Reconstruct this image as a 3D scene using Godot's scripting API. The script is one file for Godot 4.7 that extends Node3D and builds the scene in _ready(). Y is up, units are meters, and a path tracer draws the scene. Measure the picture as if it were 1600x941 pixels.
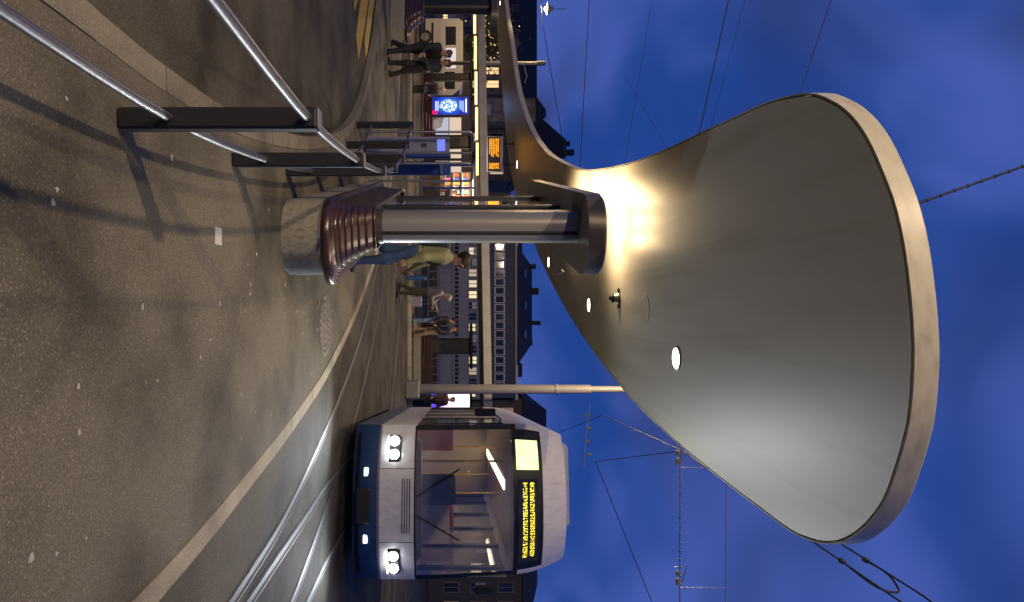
extends Node3D
# A tram stop at dusk, photographed with the camera turned on its side.
# World: x right, y up, -z away from the camera. Plan points are written (x, distance).

const EYE := 1.55
var M := {}
var rng := RandomNumberGenerator.new()
var taken := {}
var chips := {}

# ------------------------------------------------------------------ helpers
func lin(r: float, g: float, b: float) -> Color:
	return Color(r, g, b).linear_to_srgb()

func mat(r: float, g: float, b: float, rough: float, metal := 0.0) -> StandardMaterial3D:
	var m := StandardMaterial3D.new()
	m.albedo_color = lin(r, g, b)
	m.roughness = rough
	m.metallic = metal
	return m

func glow(r: float, g: float, b: float, e: float) -> StandardMaterial3D:
	var m := mat(0.6, 0.6, 0.6, 0.4)
	m.emission_enabled = true
	m.emission = lin(r, g, b)
	m.emission_energy_multiplier = e
	return m

func glass(alpha: float, r := 0.9, g := 0.95, b := 1.0) -> StandardMaterial3D:
	var m := mat(r, g, b, 0.04)
	m.transparency = BaseMaterial3D.TRANSPARENCY_ALPHA
	m.albedo_color.a = alpha
	return m

func numbered(n: String) -> String:
	if not taken.has(n):
		taken[n] = 0
		return n
	taken[n] += 1
	return "%s_%03d" % [n, taken[n]]

func tag(o: Node, label: String, category: String, group := "") -> void:
	o.set_meta("label", label)
	o.set_meta("category", category)
	if group != "":
		o.set_meta("group", group)

func thing(called: String, label: String, category: String, at := Vector3.ZERO, group := "", yaw := 0.0) -> Node3D:
	var o := Node3D.new()
	o.name = numbered(called)
	add_child(o)
	o.position = at
	o.rotation.y = yaw
	tag(o, label, category, group)
	return o

func structure(called: String) -> Node3D:
	var o := Node3D.new()
	o.name = numbered(called)
	add_child(o)
	o.set_meta("kind", "structure")
	return o

func part(parent: Node, called: String, mesh: Mesh, m: Material, at := Vector3.ZERO, rot := Vector3.ZERO) -> MeshInstance3D:
	var o := MeshInstance3D.new()
	o.name = called
	o.mesh = mesh
	o.material_override = null
	for i in mesh.get_surface_count():
		o.set_surface_override_material(i, m)
	parent.add_child(o, true)
	o.position = at
	o.rotation = rot
	return o

func tri(st: SurfaceTool, a: Vector3, b: Vector3, c: Vector3) -> void:
	st.add_vertex(a); st.add_vertex(b); st.add_vertex(c)

func quad(st: SurfaceTool, a: Vector3, b: Vector3, c: Vector3, d: Vector3) -> void:
	tri(st, a, b, c); tri(st, a, c, d)

func begin(smooth := false) -> SurfaceTool:
	var st := SurfaceTool.new()
	st.begin(Mesh.PRIMITIVE_TRIANGLES)
	st.set_smooth_group(0 if smooth else -1)
	return st

func done(st: SurfaceTool) -> ArrayMesh:
	st.generate_normals()
	return st.commit()

# a box with chamfered edges, shared between equal sizes
func chip(size: Vector3, bevel := 0.0) -> Mesh:
	var key := [size, bevel]
	if chips.has(key):
		return chips[key]
	var mesh: Mesh
	if bevel <= 0.0:
		var b := BoxMesh.new()
		b.size = size
		mesh = b
	else:
		var st := begin()
		var h := size / 2.0
		var i := h - Vector3.ONE * bevel
		for ax in 3:
			var bx := (ax + 1) % 3
			var cx := (ax + 2) % 3
			for s in [-1.0, 1.0]:
				var q := []
				for k in [[-1, -1], [1, -1], [1, 1], [-1, 1]]:
					var p := Vector3.ZERO
					p[ax] = s * h[ax]; p[bx] = k[0] * i[bx]; p[cx] = k[1] * i[cx]
					q.append(p)
				if s > 0: q.reverse()
				quad(st, q[0], q[1], q[2], q[3])
				for s2 in [-1.0, 1.0]:
					var e := []
					for k in [-1.0, 1.0]:
						var p := Vector3.ZERO
						p[ax] = s * h[ax]; p[bx] = s2 * i[bx]; p[cx] = k * i[cx]
						var p2 := Vector3.ZERO
						p2[ax] = s * i[ax]; p2[bx] = s2 * h[bx]; p2[cx] = k * i[cx]
						e.append(p); e.append(p2)
					if s * s2 > 0: quad(st, e[0], e[2], e[3], e[1])
					else: quad(st, e[0], e[1], e[3], e[2])
		for sx in [-1.0, 1.0]:
			for sy in [-1.0, 1.0]:
				for sz in [-1.0, 1.0]:
					var a := Vector3(sx * h.x, sy * i.y, sz * i.z)
					var b := Vector3(sx * i.x, sy * h.y, sz * i.z)
					var c := Vector3(sx * i.x, sy * i.y, sz * h.z)
					if sx * sy * sz > 0: tri(st, a, c, b)
					else: tri(st, a, b, c)
		mesh = done(st)
	chips[key] = mesh
	return mesh

func cyl(r1: float, r2: float, h: float, n := 20) -> Mesh:
	var key := ["c", r1, r2, h, n]
	if not chips.has(key):
		var c := CylinderMesh.new()
		c.top_radius = r2; c.bottom_radius = r1; c.height = h; c.radial_segments = n; c.rings = 1
		chips[key] = c
	return chips[key]

func tube(pts: Array, r: float, n := 10) -> ArrayMesh:
	var st := begin(true)
	var rings := []
	var up := Vector3(0.31, 0.9, 0.2).normalized()
	for i in pts.size():
		var a: Vector3 = pts[maxi(i - 1, 0)]
		var b: Vector3 = pts[mini(i + 1, pts.size() - 1)]
		var d := (b - a).normalized()
		if absf(d.dot(up)) > 0.98: up = Vector3(1, 0, 0)
		var s := d.cross(up).normalized()
		var t := s.cross(d).normalized()
		up = t
		var ring := []
		for k in n:
			var w := TAU * k / n
			ring.append(pts[i] + (s * cos(w) + t * sin(w)) * r)
		rings.append(ring)
	for i in rings.size() - 1:
		for k in n:
			var k2 := (k + 1) % n
			quad(st, rings[i][k], rings[i + 1][k], rings[i + 1][k2], rings[i][k2])
	st.set_smooth_group(-1)
	for e in [0, rings.size() - 1]:
		for k in range(1, n - 1):
			if e == 0: tri(st, rings[e][0], rings[e][k], rings[e][k + 1])
			else: tri(st, rings[e][0], rings[e][k + 1], rings[e][k])
	return done(st)

# Catmull-Rom through plan or space points
func smooth_line(p: Array, per := 6) -> Array:
	var out := []
	for i in p.size() - 1:
		var a = p[maxi(i - 1, 0)]; var b = p[i]; var c = p[i + 1]; var d = p[mini(i + 2, p.size() - 1)]
		for k in per:
			out.append(b.cubic_interpolate(c, a, d, float(k) / per))
	out.append(p[p.size() - 1])
	return out

# polyline resampled at an even step
func even(p: Array, step: float) -> Array:
	var out := [p[0]]
	var left := step
	for i in p.size() - 1:
		var a = p[i]; var b = p[i + 1]
		var l: float = a.distance_to(b)
		var at := 0.0
		while at + left <= l:
			at += left
			out.append(a.lerp(b, at / l))
			left = step
		left -= l - at
	return out

func w(p: Vector2, y := 0.0) -> Vector3:
	return Vector3(p.x, y, -p.y)

# a plan polygon drawn up between two heights
func prism(poly: Array, y0: float, y1: float, smooth_sides := false) -> ArrayMesh:
	var pk := PackedVector2Array(poly)
	if Geometry2D.is_polygon_clockwise(pk): pk.reverse()
	var st := begin()
	var ix := Geometry2D.triangulate_polygon(pk)
	for k in range(0, ix.size(), 3):
		var a := pk[ix[k]]; var b := pk[ix[k + 1]]; var c := pk[ix[k + 2]]
		if (b - a).cross(c - a) < 0.0:
			var t := b; b = c; c = t
		tri(st, w(a, y1), w(c, y1), w(b, y1))
		tri(st, w(a, y0), w(b, y0), w(c, y0))
	if smooth_sides: st.set_smooth_group(1)
	for k in pk.size():
		var a := pk[k]; var b := pk[(k + 1) % pk.size()]
		quad(st, w(a, y0), w(a, y1), w(b, y1), w(b, y0))
	return done(st)

# rounded rectangle in (a, b), n points per corner
func round_rect(a0: float, a1: float, b0: float, b1: float, r: float, n := 10) -> Array:
	var out := []
	for q in [[a1 - r, b0 + r, -PI / 2], [a1 - r, b1 - r, 0.0], [a0 + r, b1 - r, PI / 2], [a0 + r, b0 + r, PI]]:
		for k in n + 1:
			var t: float = q[2] + PI / 2 * k / n
			out.append(Vector2(q[0] + r * cos(t), q[1] + r * sin(t)))
	return out

# strip of quads along a plan line between two lateral offsets
func strip(line: Array, o0: float, o1: float, y: float, thick: float) -> ArrayMesh:
	var st := begin()
	var L := []
	for i in line.size():
		var d: Vector2 = (line[mini(i + 1, line.size() - 1)] - line[maxi(i - 1, 0)]).normalized()
		var nrm := Vector2(d.y, -d.x)
		L.append([line[i] + nrm * o0, line[i] + nrm * o1])
	for i in L.size() - 1:
		quad(st, w(L[i][0], y), w(L[i + 1][0], y), w(L[i + 1][1], y), w(L[i][1], y))
		quad(st, w(L[i][0], y - thick), w(L[i + 1][0], y - thick), w(L[i + 1][0], y), w(L[i][0], y))
		quad(st, w(L[i][1], y), w(L[i + 1][1], y), w(L[i + 1][1], y - thick), w(L[i][1], y - thick))
	return done(st)

# ------------------------------------------------------------------ textures
func noise_tex(freq: float, size: int, ramp: Array, octaves := 4, seed_ := 1, normal := false, bump := 4.0) -> NoiseTexture2D:
	var n := FastNoiseLite.new()
	n.seed = seed_
	n.frequency = freq
	n.fractal_octaves = octaves
	n.noise_type = FastNoiseLite.TYPE_SIMPLEX_SMOOTH
	var t := NoiseTexture2D.new()
	t.width = size; t.height = size
	t.seamless = true
	t.noise = n
	if normal:
		t.as_normal_map = true
		t.bump_strength = bump
	elif ramp.size():
		var g := Gradient.new()
		g.offsets = PackedFloat32Array(ramp[0])
		g.colors = PackedColorArray(ramp[1])
		t.color_ramp = g
	return t

# crushed stone in bitumen: every grain its own tone
func grain_image(size: int, dark: float, light: float, specks: float, seed_: int) -> Image:
	var r := RandomNumberGenerator.new()
	r.seed = seed_
	var d := PackedByteArray()
	d.resize(size * size * 3)
	for i in size * size:
		var v := lerpf(dark, light, r.randf() * r.randf())
		if r.randf() < specks: v = light * 1.2 + r.randf() * 0.1
		d[i * 3] = int(clampf(v * 1.04, 0, 1) * 255); d[i * 3 + 1] = int(clampf(v, 0, 1) * 255); d[i * 3 + 2] = int(clampf(v * 0.88, 0, 1) * 255)
	# soften a little so that grains are two or three pixels wide
	var im := Image.create_from_data(size, size, false, Image.FORMAT_RGB8, d)
	var im2: Image = im.duplicate()
	im2.resize(size / 3, size / 3, Image.INTERPOLATE_BILINEAR)
	im2.resize(size, size, Image.INTERPOLATE_CUBIC)
	im.convert(Image.FORMAT_RGBA8); im2.convert(Image.FORMAT_RGBA8)
	var q := im2.get_data()
	for i in range(3, q.size(), 4): q[i] = 150
	im.blend_rect(Image.create_from_data(size, size, false, Image.FORMAT_RGBA8, q), Rect2i(0, 0, size, size), Vector2i.ZERO)
	im.convert(Image.FORMAT_RGB8)
	return im

func make_materials() -> void:
	var blot := [[0.0, 0.38, 0.62, 1.0], [Color(0.6, 0.59, 0.58), Color(0.84, 0.84, 0.83), Color(0.95, 0.95, 0.94), Color(1, 1, 1)]]
	var stains := noise_tex(0.006, 1024, blot, 6, 7)
	var rough_n := noise_tex(0.33, 512, [], 3, 3, true, 3.0)
	var asphalt := func(seed_: int, dark: float, light: float) -> StandardMaterial3D:
		var m := StandardMaterial3D.new()
		m.albedo_texture = ImageTexture.create_from_image(grain_image(1024, dark, light, 0.012, seed_))
		m.uv1_triplanar = true; m.uv1_world_triplanar = true
		m.uv1_scale = Vector3.ONE * 0.46
		m.uv2_triplanar = true; m.uv2_world_triplanar = true
		m.uv2_scale = Vector3.ONE * 0.11
		m.detail_enabled = true
		m.detail_albedo = stains
		m.detail_blend_mode = BaseMaterial3D.BLEND_MODE_MUL
		m.detail_uv_layer = BaseMaterial3D.DETAIL_UV_2
		m.normal_enabled = true
		m.normal_texture = rough_n
		m.normal_scale = 0.22
		m.roughness = 0.82
		m.metallic_specular = 0.22
		return m
	M.pavement = asphalt.call(11, 0.35, 0.64)
	M.road = asphalt.call(12, 0.27, 0.51)
	M.kerb = asphalt.call(13, 0.44, 0.70)
	M.kerb_pale = asphalt.call(14, 0.58, 0.84)
	# painted sheet metal of the roof: faint long-drawn weather streaks
	M.soffit = mat(0.38, 0.36, 0.325, 0.42)
	M.soffit.metallic_specular = 0.42
	M.soffit.albedo_texture = noise_tex(0.004, 512, [[0.0, 0.45, 1.0], [Color(0.89, 0.88, 0.86), Color(0.97, 0.97, 0.96), Color(1, 1, 1)]], 6, 21)
	M.soffit.uv1_triplanar = true; M.soffit.uv1_world_triplanar = true
	M.soffit.uv1_scale = Vector3(1.4, 0.3, 0.16)
	M.soffit.normal_enabled = true
	M.soffit.normal_texture = noise_tex(0.012, 512, [], 3, 5, true, 1.5)
	M.soffit.normal_scale = 0.03
	M.fascia = mat(0.46, 0.45, 0.36, 0.42)
	M.fascia.albedo_texture = noise_tex(0.03, 512, [[0.0, 0.35, 0.6, 1.0], [Color(0.82, 0.8, 0.76), Color(0.93, 0.92, 0.91), Color(0.97, 0.97, 0.96), Color(1, 1, 1)]], 6, 22)
	M.fascia.uv1_triplanar = true; M.fascia.uv1_world_triplanar = true
	M.fascia.uv1_scale = Vector3(0.35, 0.9, 0.35)
	M.concrete = mat(0.27, 0.265, 0.215, 0.8)
	M.concrete.albedo_texture = noise_tex(0.02, 512, [[0.0, 0.3, 0.55, 1.0], [Color(0.62, 0.61, 0.56), Color(0.88, 0.88, 0.85), Color(0.95, 0.95, 0.93), Color(1, 1, 1)]], 7, 31)
	M.concrete.uv1_triplanar = true; M.concrete.uv1_world_triplanar = true
	M.concrete.uv1_scale = Vector3(2.4, 1.2, 2.4)
	M.concrete.normal_enabled = true; M.concrete.normal_texture = rough_n; M.concrete.normal_scale = 0.1
	M.wood = mat(0.06, 0.027, 0.019, 0.34)
	M.wood.albedo_texture = noise_tex(0.02, 512, [[0.0, 0.5, 1.0], [Color(0.5, 0.45, 0.42), Color(0.85, 0.82, 0.8), Color(1, 1, 1)]], 5, 41)
	M.wood.uv1_triplanar = true; M.wood.uv1_world_triplanar = true; M.wood.uv1_scale = Vector3(1.2, 8, 1.2)
	M.wood.clearcoat_enabled = true; M.wood.clearcoat = 0.4; M.wood.clearcoat_roughness = 0.22
	M.steel = mat(0.32, 0.315, 0.30, 0.42, 1.0)
	M.brushed = mat(0.22, 0.22, 0.215, 0.4, 0.3)
	M.dark_steel = mat(0.022, 0.023, 0.026, 0.42, 0.2)
	M.black = mat(0.008, 0.008, 0.009, 0.5)
	M.head = mat(0.085, 0.075, 0.066, 0.38, 0.3)
	M.rail_steel = mat(0.09, 0.085, 0.08, 0.62, 0.2)
	M.rubber = mat(0.02, 0.02, 0.02, 0.8)
	M.iron = mat(0.10, 0.095, 0.09, 0.55, 0.4)
	M.iron.albedo_texture = noise_tex(0.06, 256, [[0.0, 0.5, 1.0], [Color(0.4, 0.4, 0.4), Color(0.8, 0.8, 0.8), Color(1, 1, 1)]], 3, 51)
	M.iron.uv1_triplanar = true; M.iron.uv1_world_triplanar = true; M.iron.uv1_scale = Vector3.ONE * 2.0
	M.yellow = mat(0.62, 0.42, 0.04, 0.7)
	M.yellow.albedo_texture = noise_tex(0.05, 512, [[0.0, 0.36, 0.5, 1.0], [Color(0.4, 0.38, 0.35), Color(0.75, 0.73, 0.7), Color(0.95, 0.95, 0.93), Color(1, 1, 1)]], 5, 52)
	M.yellow.uv1_triplanar = true; M.yellow.uv1_world_triplanar = true
	M.white_paint = mat(0.72, 0.73, 0.74, 0.28)
	M.white_paint.albedo_texture = noise_tex(0.03, 512, [[0.0, 0.35, 0.55, 1.0], [Color(0.86, 0.85, 0.83), Color(0.95, 0.95, 0.94), Color(0.99, 0.99, 0.98), Color(1, 1, 1)]], 6, 71)
	M.white_paint.uv1_triplanar = true; M.white_paint.uv1_scale = Vector3(0.6, 0.25, 0.6)
	M.white_paint.clearcoat_enabled = true; M.white_paint.clearcoat = 0.6
	M.blue_paint = mat(0.012, 0.05, 0.17, 0.3)
	M.blue_paint.clearcoat_enabled = true; M.blue_paint.clearcoat = 0.5
	M.machine_blue = mat(0.008, 0.05, 0.24, 0.35)
	M.machine_grey = mat(0.16, 0.18, 0.27, 0.35)
	M.pane = glass(0.12)
	M.clear = glass(0.05)
	M.dark_glass = mat(0.02, 0.022, 0.028, 0.06)
	M.seat_red = mat(0.30, 0.03, 0.03, 0.8)
	M.interior = mat(0.42, 0.36, 0.29, 0.6)
	M.wire = mat(0.015, 0.015, 0.018, 0.6)
	M.wire_pale = mat(0.34, 0.33, 0.31, 0.4, 0.6)
	M.mast = mat(0.17, 0.165, 0.155, 0.5)
	M.panel = mat(0.20, 0.21, 0.25, 0.75)
	M.panel2 = mat(0.17, 0.18, 0.22, 0.75)
	M.navy = mat(0.022, 0.032, 0.085, 0.6)
	M.frame_white = mat(0.42, 0.43, 0.46, 0.5)
	M.slate = mat(0.015, 0.014, 0.016, 0.85)
	M.stone = mat(0.34, 0.28, 0.23, 0.85)
	M.stone.albedo_texture = noise_tex(0.02, 256, [[0.0, 0.5, 1.0], [Color(0.6, 0.58, 0.55), Color(0.85, 0.84, 0.82), Color(1, 1, 1)]], 5, 61)
	M.stone.uv1_triplanar = true; M.stone.uv1_world_triplanar = true; M.stone.uv1_scale = Vector3.ONE * 0.2
	M.stone_dark = mat(0.09, 0.075, 0.065, 0.85)
	M.lit_yellow = glow(1.0, 0.82, 0.36, 0.85)
	M.lit_dim = glow(1.0, 0.75, 0.35, 0.3)
	M.lit_yellow2 = glow(1.0, 0.86, 0.5, 0.6)
	M.lit_warm = glow(1.0, 0.62, 0.26, 1.3)
	M.lit_cool = glow(0.60, 0.75, 1.0, 0.5)
	M.lit_peach = glow(1.0, 0.75, 0.52, 0.55)
	M.leaf = mat(0.05, 0.055, 0.02, 0.7)
	M.bark = mat(0.05, 0.04, 0.03, 0.9)
	M.dry_leaf = mat(0.5, 0.33, 0.06, 0.7)
	M.gum = mat(0.36, 0.34, 0.31, 0.8)
	M.skin = StandardMaterial3D.new()
	M.skin.vertex_color_use_as_albedo = true
	M.skin.roughness = 0.75

func sky_texture() -> ImageTexture:
	var wd := 768; var hg := 384
	var n := FastNoiseLite.new(); n.seed = 5; n.frequency = 1.1; n.fractal_octaves = 5; n.fractal_gain = 0.45
	var n2 := FastNoiseLite.new(); n2.seed = 19; n2.frequency = 0.75; n2.fractal_octaves = 3
	var im := Image.create(wd, hg, false, Image.FORMAT_RGBF)
	for y in hg:
		var th := PI * (y + 0.5) / hg
		for x in wd:
			var ph := TAU * ((x + 0.5) / wd - 0.5)
			var d := Vector3(sin(th) * sin(ph), cos(th), -sin(th) * cos(ph))
			var q := Vector3(d.x, d.y * 1.3, d.z) / (0.45 + absf(d.y))
			var warp := Vector3(n2.get_noise_3dv(q * 1.1), n2.get_noise_3dv(q * 1.1 + Vector3(9, 2, 5)), 0) * 0.8
			var c := smoothstep(-0.28, 0.34, n.get_noise_3dv(q * 1.05 + warp))
			var g := smoothstep(-0.12, 0.36, n2.get_noise_3dv(q * 1.6 + warp + Vector3(4, 0, 0)))
			# one clearing and one bank of cloud drift over the square
			var clearing := exp(-d.distance_squared_to(Vector3(-0.11, 0.58, -0.81)) / 0.035)
			var bank := exp(-d.distance_squared_to(Vector3(-0.36, 0.42, -0.83)) / 0.05)
			var gap := exp(-d.distance_squared_to(Vector3(-0.22, 0.68, -0.70)) / 0.02)
			var deep := Color(0.016, 0.060, 0.29)
			var cloud := Color(0.070, 0.122, 0.46)
			var dusk := Color(0.024, 0.030, 0.115)
			var col := deep.lerp(cloud, clampf(c * 0.85 + clearing * 0.3, 0, 1)).lerp(dusk, clampf(g * 0.62 + bank * 0.4 - clearing * 0.5 - gap * 0.5, 0, 0.9))
			col = col.lerp(Color(0.085, 0.20, 0.74), clearing * 0.65).lerp(Color(0.002, 0.055, 0.34), gap * 0.7)
			if d.y < 0.0: col = col.lerp(Color(0.03, 0.03, 0.04), smoothstep(0.0, 0.15, -d.y))
			im.set_pixel(x, y, col)
	return ImageTexture.create_from_image(im)

# ------------------------------------------------------------------ figures
# bones: [from, to, radius, radius, colour]; a smooth union meshed as surface nets
func flesh(bones: Array, cell: float, k := 45.0) -> ArrayMesh:
	var lo := Vector3.ONE * 1e9; var hi := -lo
	for b in bones:
		var r := maxf(b[2], b[3]) + 0.07
		for e in 2:
			lo = lo.min(b[e] - Vector3.ONE * r); hi = hi.max(b[e] + Vector3.ONE * r)
	var nx := int((hi.x - lo.x) / cell) + 2; var ny := int((hi.y - lo.y) / cell) + 2; var nz := int((hi.z - lo.z) / cell) + 2
	var F := PackedFloat32Array(); F.resize(nx * ny * nz)
	var best := PackedFloat32Array(); best.resize(nx * ny * nz)
	var who := PackedInt32Array(); who.resize(nx * ny * nz)
	for bi in bones.size():
		var b = bones[bi]
		var a: Vector3 = b[0]; var ab: Vector3 = b[1] - b[0]
		var l2 := maxf(ab.length_squared(), 1e-9)
		var r0: float = b[2]; var r1: float = b[3]
		var mg := maxf(r0, r1) + minf(0.06, 3.0 / k)
		var p0: Vector3 = ((a.min(b[1]) - Vector3.ONE * mg - lo) / cell).floor()
		var p1: Vector3 = ((a.max(b[1]) + Vector3.ONE * mg - lo) / cell).ceil()
		for z in range(maxi(int(p0.z), 0), mini(int(p1.z) + 1, nz)):
			for y in range(maxi(int(p0.y), 0), mini(int(p1.y) + 1, ny)):
				var row := (z * ny + y) * nx
				for x in range(maxi(int(p0.x), 0), mini(int(p1.x) + 1, nx)):
					var ap := lo + Vector3(x, y, z) * cell - a
					var t := clampf(ap.dot(ab) / l2, 0.0, 1.0)
					var d := (ap - ab * t).length() - lerpf(r0, r1, t)
					if d < 0.06:
						var e := exp(-k * d)
						F[row + x] += e
						if e > best[row + x]:
							best[row + x] = e; who[row + x] = bi
	for i in F.size():
		F[i] = -log(maxf(F[i], 1e-4)) / k
	var V := PackedVector3Array(); var N := PackedVector3Array(); var Cc := PackedColorArray(); var I := PackedInt32Array()
	var id := PackedInt32Array(); id.resize(nx * ny * nz); id.fill(-1)
	var off := [0, 1, nx, nx + 1, nx * ny, nx * ny + 1, nx * ny + nx, nx * ny + nx + 1]
	var edges := [[0, 1], [2, 3], [4, 5], [6, 7], [0, 2], [1, 3], [4, 6], [5, 7], [0, 4], [1, 5], [2, 6], [3, 7]]
	for z in nz - 1:
		for y in ny - 1:
			for x in nx - 1:
				var o := (z * ny + y) * nx + x
				var m := 0
				for c in 8:
					if F[o + off[c]] < 0.0: m |= 1 << c
				if m == 0 or m == 255: continue
				var s := Vector3.ZERO; var cnt := 0
				for e in edges:
					var f0 := F[o + off[e[0]]]; var f1 := F[o + off[e[1]]]
					if (f0 < 0.0) != (f1 < 0.0):
						var t := f0 / (f0 - f1)
						var q0 := Vector3(e[0] & 1, (e[0] >> 1) & 1, e[0] >> 2); var q1 := Vector3(e[1] & 1, (e[1] >> 1) & 1, e[1] >> 2)
						s += q0.lerp(q1, t); cnt += 1
				id[o] = V.size()
				V.append(lo + (Vector3(x, y, z) + s / cnt) * cell)
				var g := Vector3(F[o + 1] + F[o + off[3]] + F[o + off[5]] + F[o + off[7]] - F[o] - F[o + off[2]] - F[o + off[4]] - F[o + off[6]],
					F[o + off[2]] + F[o + off[3]] + F[o + off[6]] + F[o + off[7]] - F[o] - F[o + 1] - F[o + off[4]] - F[o + off[5]],
					F[o + off[4]] + F[o + off[5]] + F[o + off[6]] + F[o + off[7]] - F[o] - F[o + 1] - F[o + off[2]] - F[o + off[3]])
				N.append(g.normalized())
				var bi := 0; var bv := -1.0
				for c in 8:
					if best[o + off[c]] > bv:
						bv = best[o + off[c]]; bi = who[o + off[c]]
				Cc.append(bones[bi][4])
	var ax := [[1, nx, nx * ny], [nx, nx * ny, 1], [nx * ny, 1, nx]]
	for z in range(1, nz - 1):
		for y in range(1, ny - 1):
			for x in range(1, nx - 1):
				var o := (z * ny + y) * nx + x
				var inside := F[o] < 0.0
				for a in ax:
					if inside != (F[o + a[0]] < 0.0):
						var q := [id[o], id[o - a[1]], id[o - a[1] - a[2]], id[o - a[2]]]
						if q.min() < 0: continue
						if inside: I.append_array([q[0], q[2], q[1], q[0], q[3], q[2]])
						else: I.append_array([q[0], q[1], q[2], q[0], q[2], q[3]])
	var arr := []; arr.resize(Mesh.ARRAY_MAX)
	arr[Mesh.ARRAY_VERTEX] = V; arr[Mesh.ARRAY_NORMAL] = N; arr[Mesh.ARRAY_COLOR] = Cc; arr[Mesh.ARRAY_INDEX] = I
	var am := ArrayMesh.new()
	am.add_surface_from_arrays(Mesh.PRIMITIVE_TRIANGLES, arr)
	return am

# one person facing local +z. pose: tall, lean, nod, thigh [l, r], knee [l, r], arm [l, r], elbow [l, r] in degrees
func person(o: Node3D, pose: Dictionary, col: Dictionary, cell := 0.02) -> Dictionary:
	var s: float = pose.get("tall", 1.75) / 1.75
	var bk: float = pose.get("bulk", 1.12)
	var body := []; var hands := []; var head := []
	var spin := func(deg: float) -> Vector3: return Vector3(0, -cos(deg_to_rad(deg)), sin(deg_to_rad(deg)))
	var hipc := Vector3(0, 0.93, 0)
	var foot_low := 1e9
	var legs := []
	for k in 2:
		var sx := -1.0 if k == 0 else 1.0
		var hp := hipc + Vector3(0.09 * sx, 0, 0)
		var kn: Vector3 = hp + spin.call(pose.thigh[k]) * 0.43
		var an: Vector3 = kn + spin.call(pose.thigh[k] - pose.knee[k]) * 0.41
		legs.append([hp, kn, an, sx])
		foot_low = minf(foot_low, an.y - 0.085)
	var sh := Vector3(0, (0.0 if pose.has("sit") else -foot_low), 0)
	if pose.has("sit"): sh = Vector3(0, pose.sit - 0.93 + 0.1, 0)
	for l in legs:
		var hp: Vector3 = l[0] + sh; var kn: Vector3 = l[1] + sh; var an: Vector3 = l[2] + sh
		body.append([hp, kn, 0.092 * bk, 0.066 * bk, col.legs])
		body.append([kn, an, 0.064 * bk, 0.05 * bk, col.legs])
		body.append([an + Vector3(0, -0.045, -0.045), an + Vector3(0.015 * l[3], -0.058, 0.14), 0.036, 0.03, col.shoes])
	var pel := hipc + sh
	var ln := deg_to_rad(pose.get("lean", 0.0))
	var upv := Vector3(0, cos(ln), sin(ln))
	var fw := Vector3(0, -sin(ln), cos(ln))
	for sx in [-1.0, 1.0]:
		body.append([pel + Vector3(0.06 * sx, -0.01, 0), pel + Vector3(0.06 * sx, 0.06, -0.01), 0.105, 0.10, col.legs])
		body.append([pel + Vector3(0.065 * sx, 0, 0) + upv * 0.10, pel + Vector3(0.085 * sx, 0, 0) + upv * 0.40, 0.105 * bk, 0.112 * bk, col.top])
		body.append([pel + Vector3(0.06 * sx, 0, 0) + upv * 0.46, pel + Vector3(0.165 * sx, 0, 0) + upv * 0.455, 0.075, 0.066, col.top])
	var neck := pel + upv * 0.53
	var nd := deg_to_rad(pose.get("nod", 0.0)) + ln * 0.5
	var hu := Vector3(0, cos(nd), sin(nd)); var hf := Vector3(0, -sin(nd), cos(nd))
	var hc := neck + hu * 0.155 + hf * 0.025
	body.append([neck - upv * 0.05, neck + hu * 0.07, 0.056, 0.05, col.skin])
	for k in 2:
		var sx := -1.0 if k == 0 else 1.0
		var shd := pel + Vector3(0.19 * sx, 0, 0) + upv * 0.44
		var el: Vector3 = shd + spin.call(pose.arm[k]) * 0.29 + Vector3(0.045 * sx, 0, 0)
		var wr: Vector3 = el + spin.call(pose.arm[k] + pose.elbow[k]) * 0.245
		body.append([shd, el, 0.062 * bk, 0.052 * bk, col.top])
		body.append([el, wr, 0.052 * bk, 0.038 * bk, col.top])
		var hd: Vector3 = (wr - el).normalized()
		var pf := Vector3(1, 0, 0).cross(hd).normalized()
		var pm := wr + hd * 0.085
		hands.append([wr - hd * 0.02, pm, 0.026, 0.029, col.skin])
		hands.append([wr + hd * 0.05 + pf * 0.018, pm + pf * 0.02, 0.02, 0.02, col.skin])
		hands.append([wr + hd * 0.05 - pf * 0.018, pm - pf * 0.02, 0.02, 0.02, col.skin])
		var inw := Vector3(-sx, 0, 0)
		for fi in 4:
			var b0 := pm + pf * (0.03 - fi * 0.02)
			var len_: float = [0.038, 0.043, 0.04, 0.031][fi]
			var b1 := b0 + (hd * 0.95 + inw * 0.3).normalized() * len_
			var b2 := b1 + (hd * 0.7 + inw * 0.7).normalized() * len_ * 0.8
			hands.append([b0, b1, 0.0098, 0.009, col.skin]); hands.append([b1, b2, 0.009, 0.0075, col.skin])
		var t1 := wr + hd * 0.03 + pf * 0.03
		hands.append([t1, t1 + pf * 0.025 + hd * 0.035 + inw * 0.012, 0.012, 0.010, col.skin])
		hands.append([t1 + pf * 0.025 + hd * 0.035 + inw * 0.012, t1 + pf * 0.025 + hd * 0.065 + inw * 0.02, 0.010, 0.008, col.skin])
	var at := func(x: float, y: float, z: float) -> Vector3: return hc + Vector3(x, 0, 0) + hu * y + hf * z
	head.append([at.call(0, 0.025, -0.015), at.call(0, 0.03, 0.012), 0.082, 0.08, col.skin])
	head.append([at.call(0, -0.03, 0.02), at.call(0, -0.075, 0.045), 0.062, 0.034, col.skin])
	head.append([at.call(0, 0.01, 0.09), at.call(0, -0.022, 0.108), 0.009, 0.014, col.skin])
	head.append([at.call(-0.02, -0.05, 0.083), at.call(0.02, -0.05, 0.083), 0.008, 0.008, Color(0.25, 0.09, 0.07)])
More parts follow.
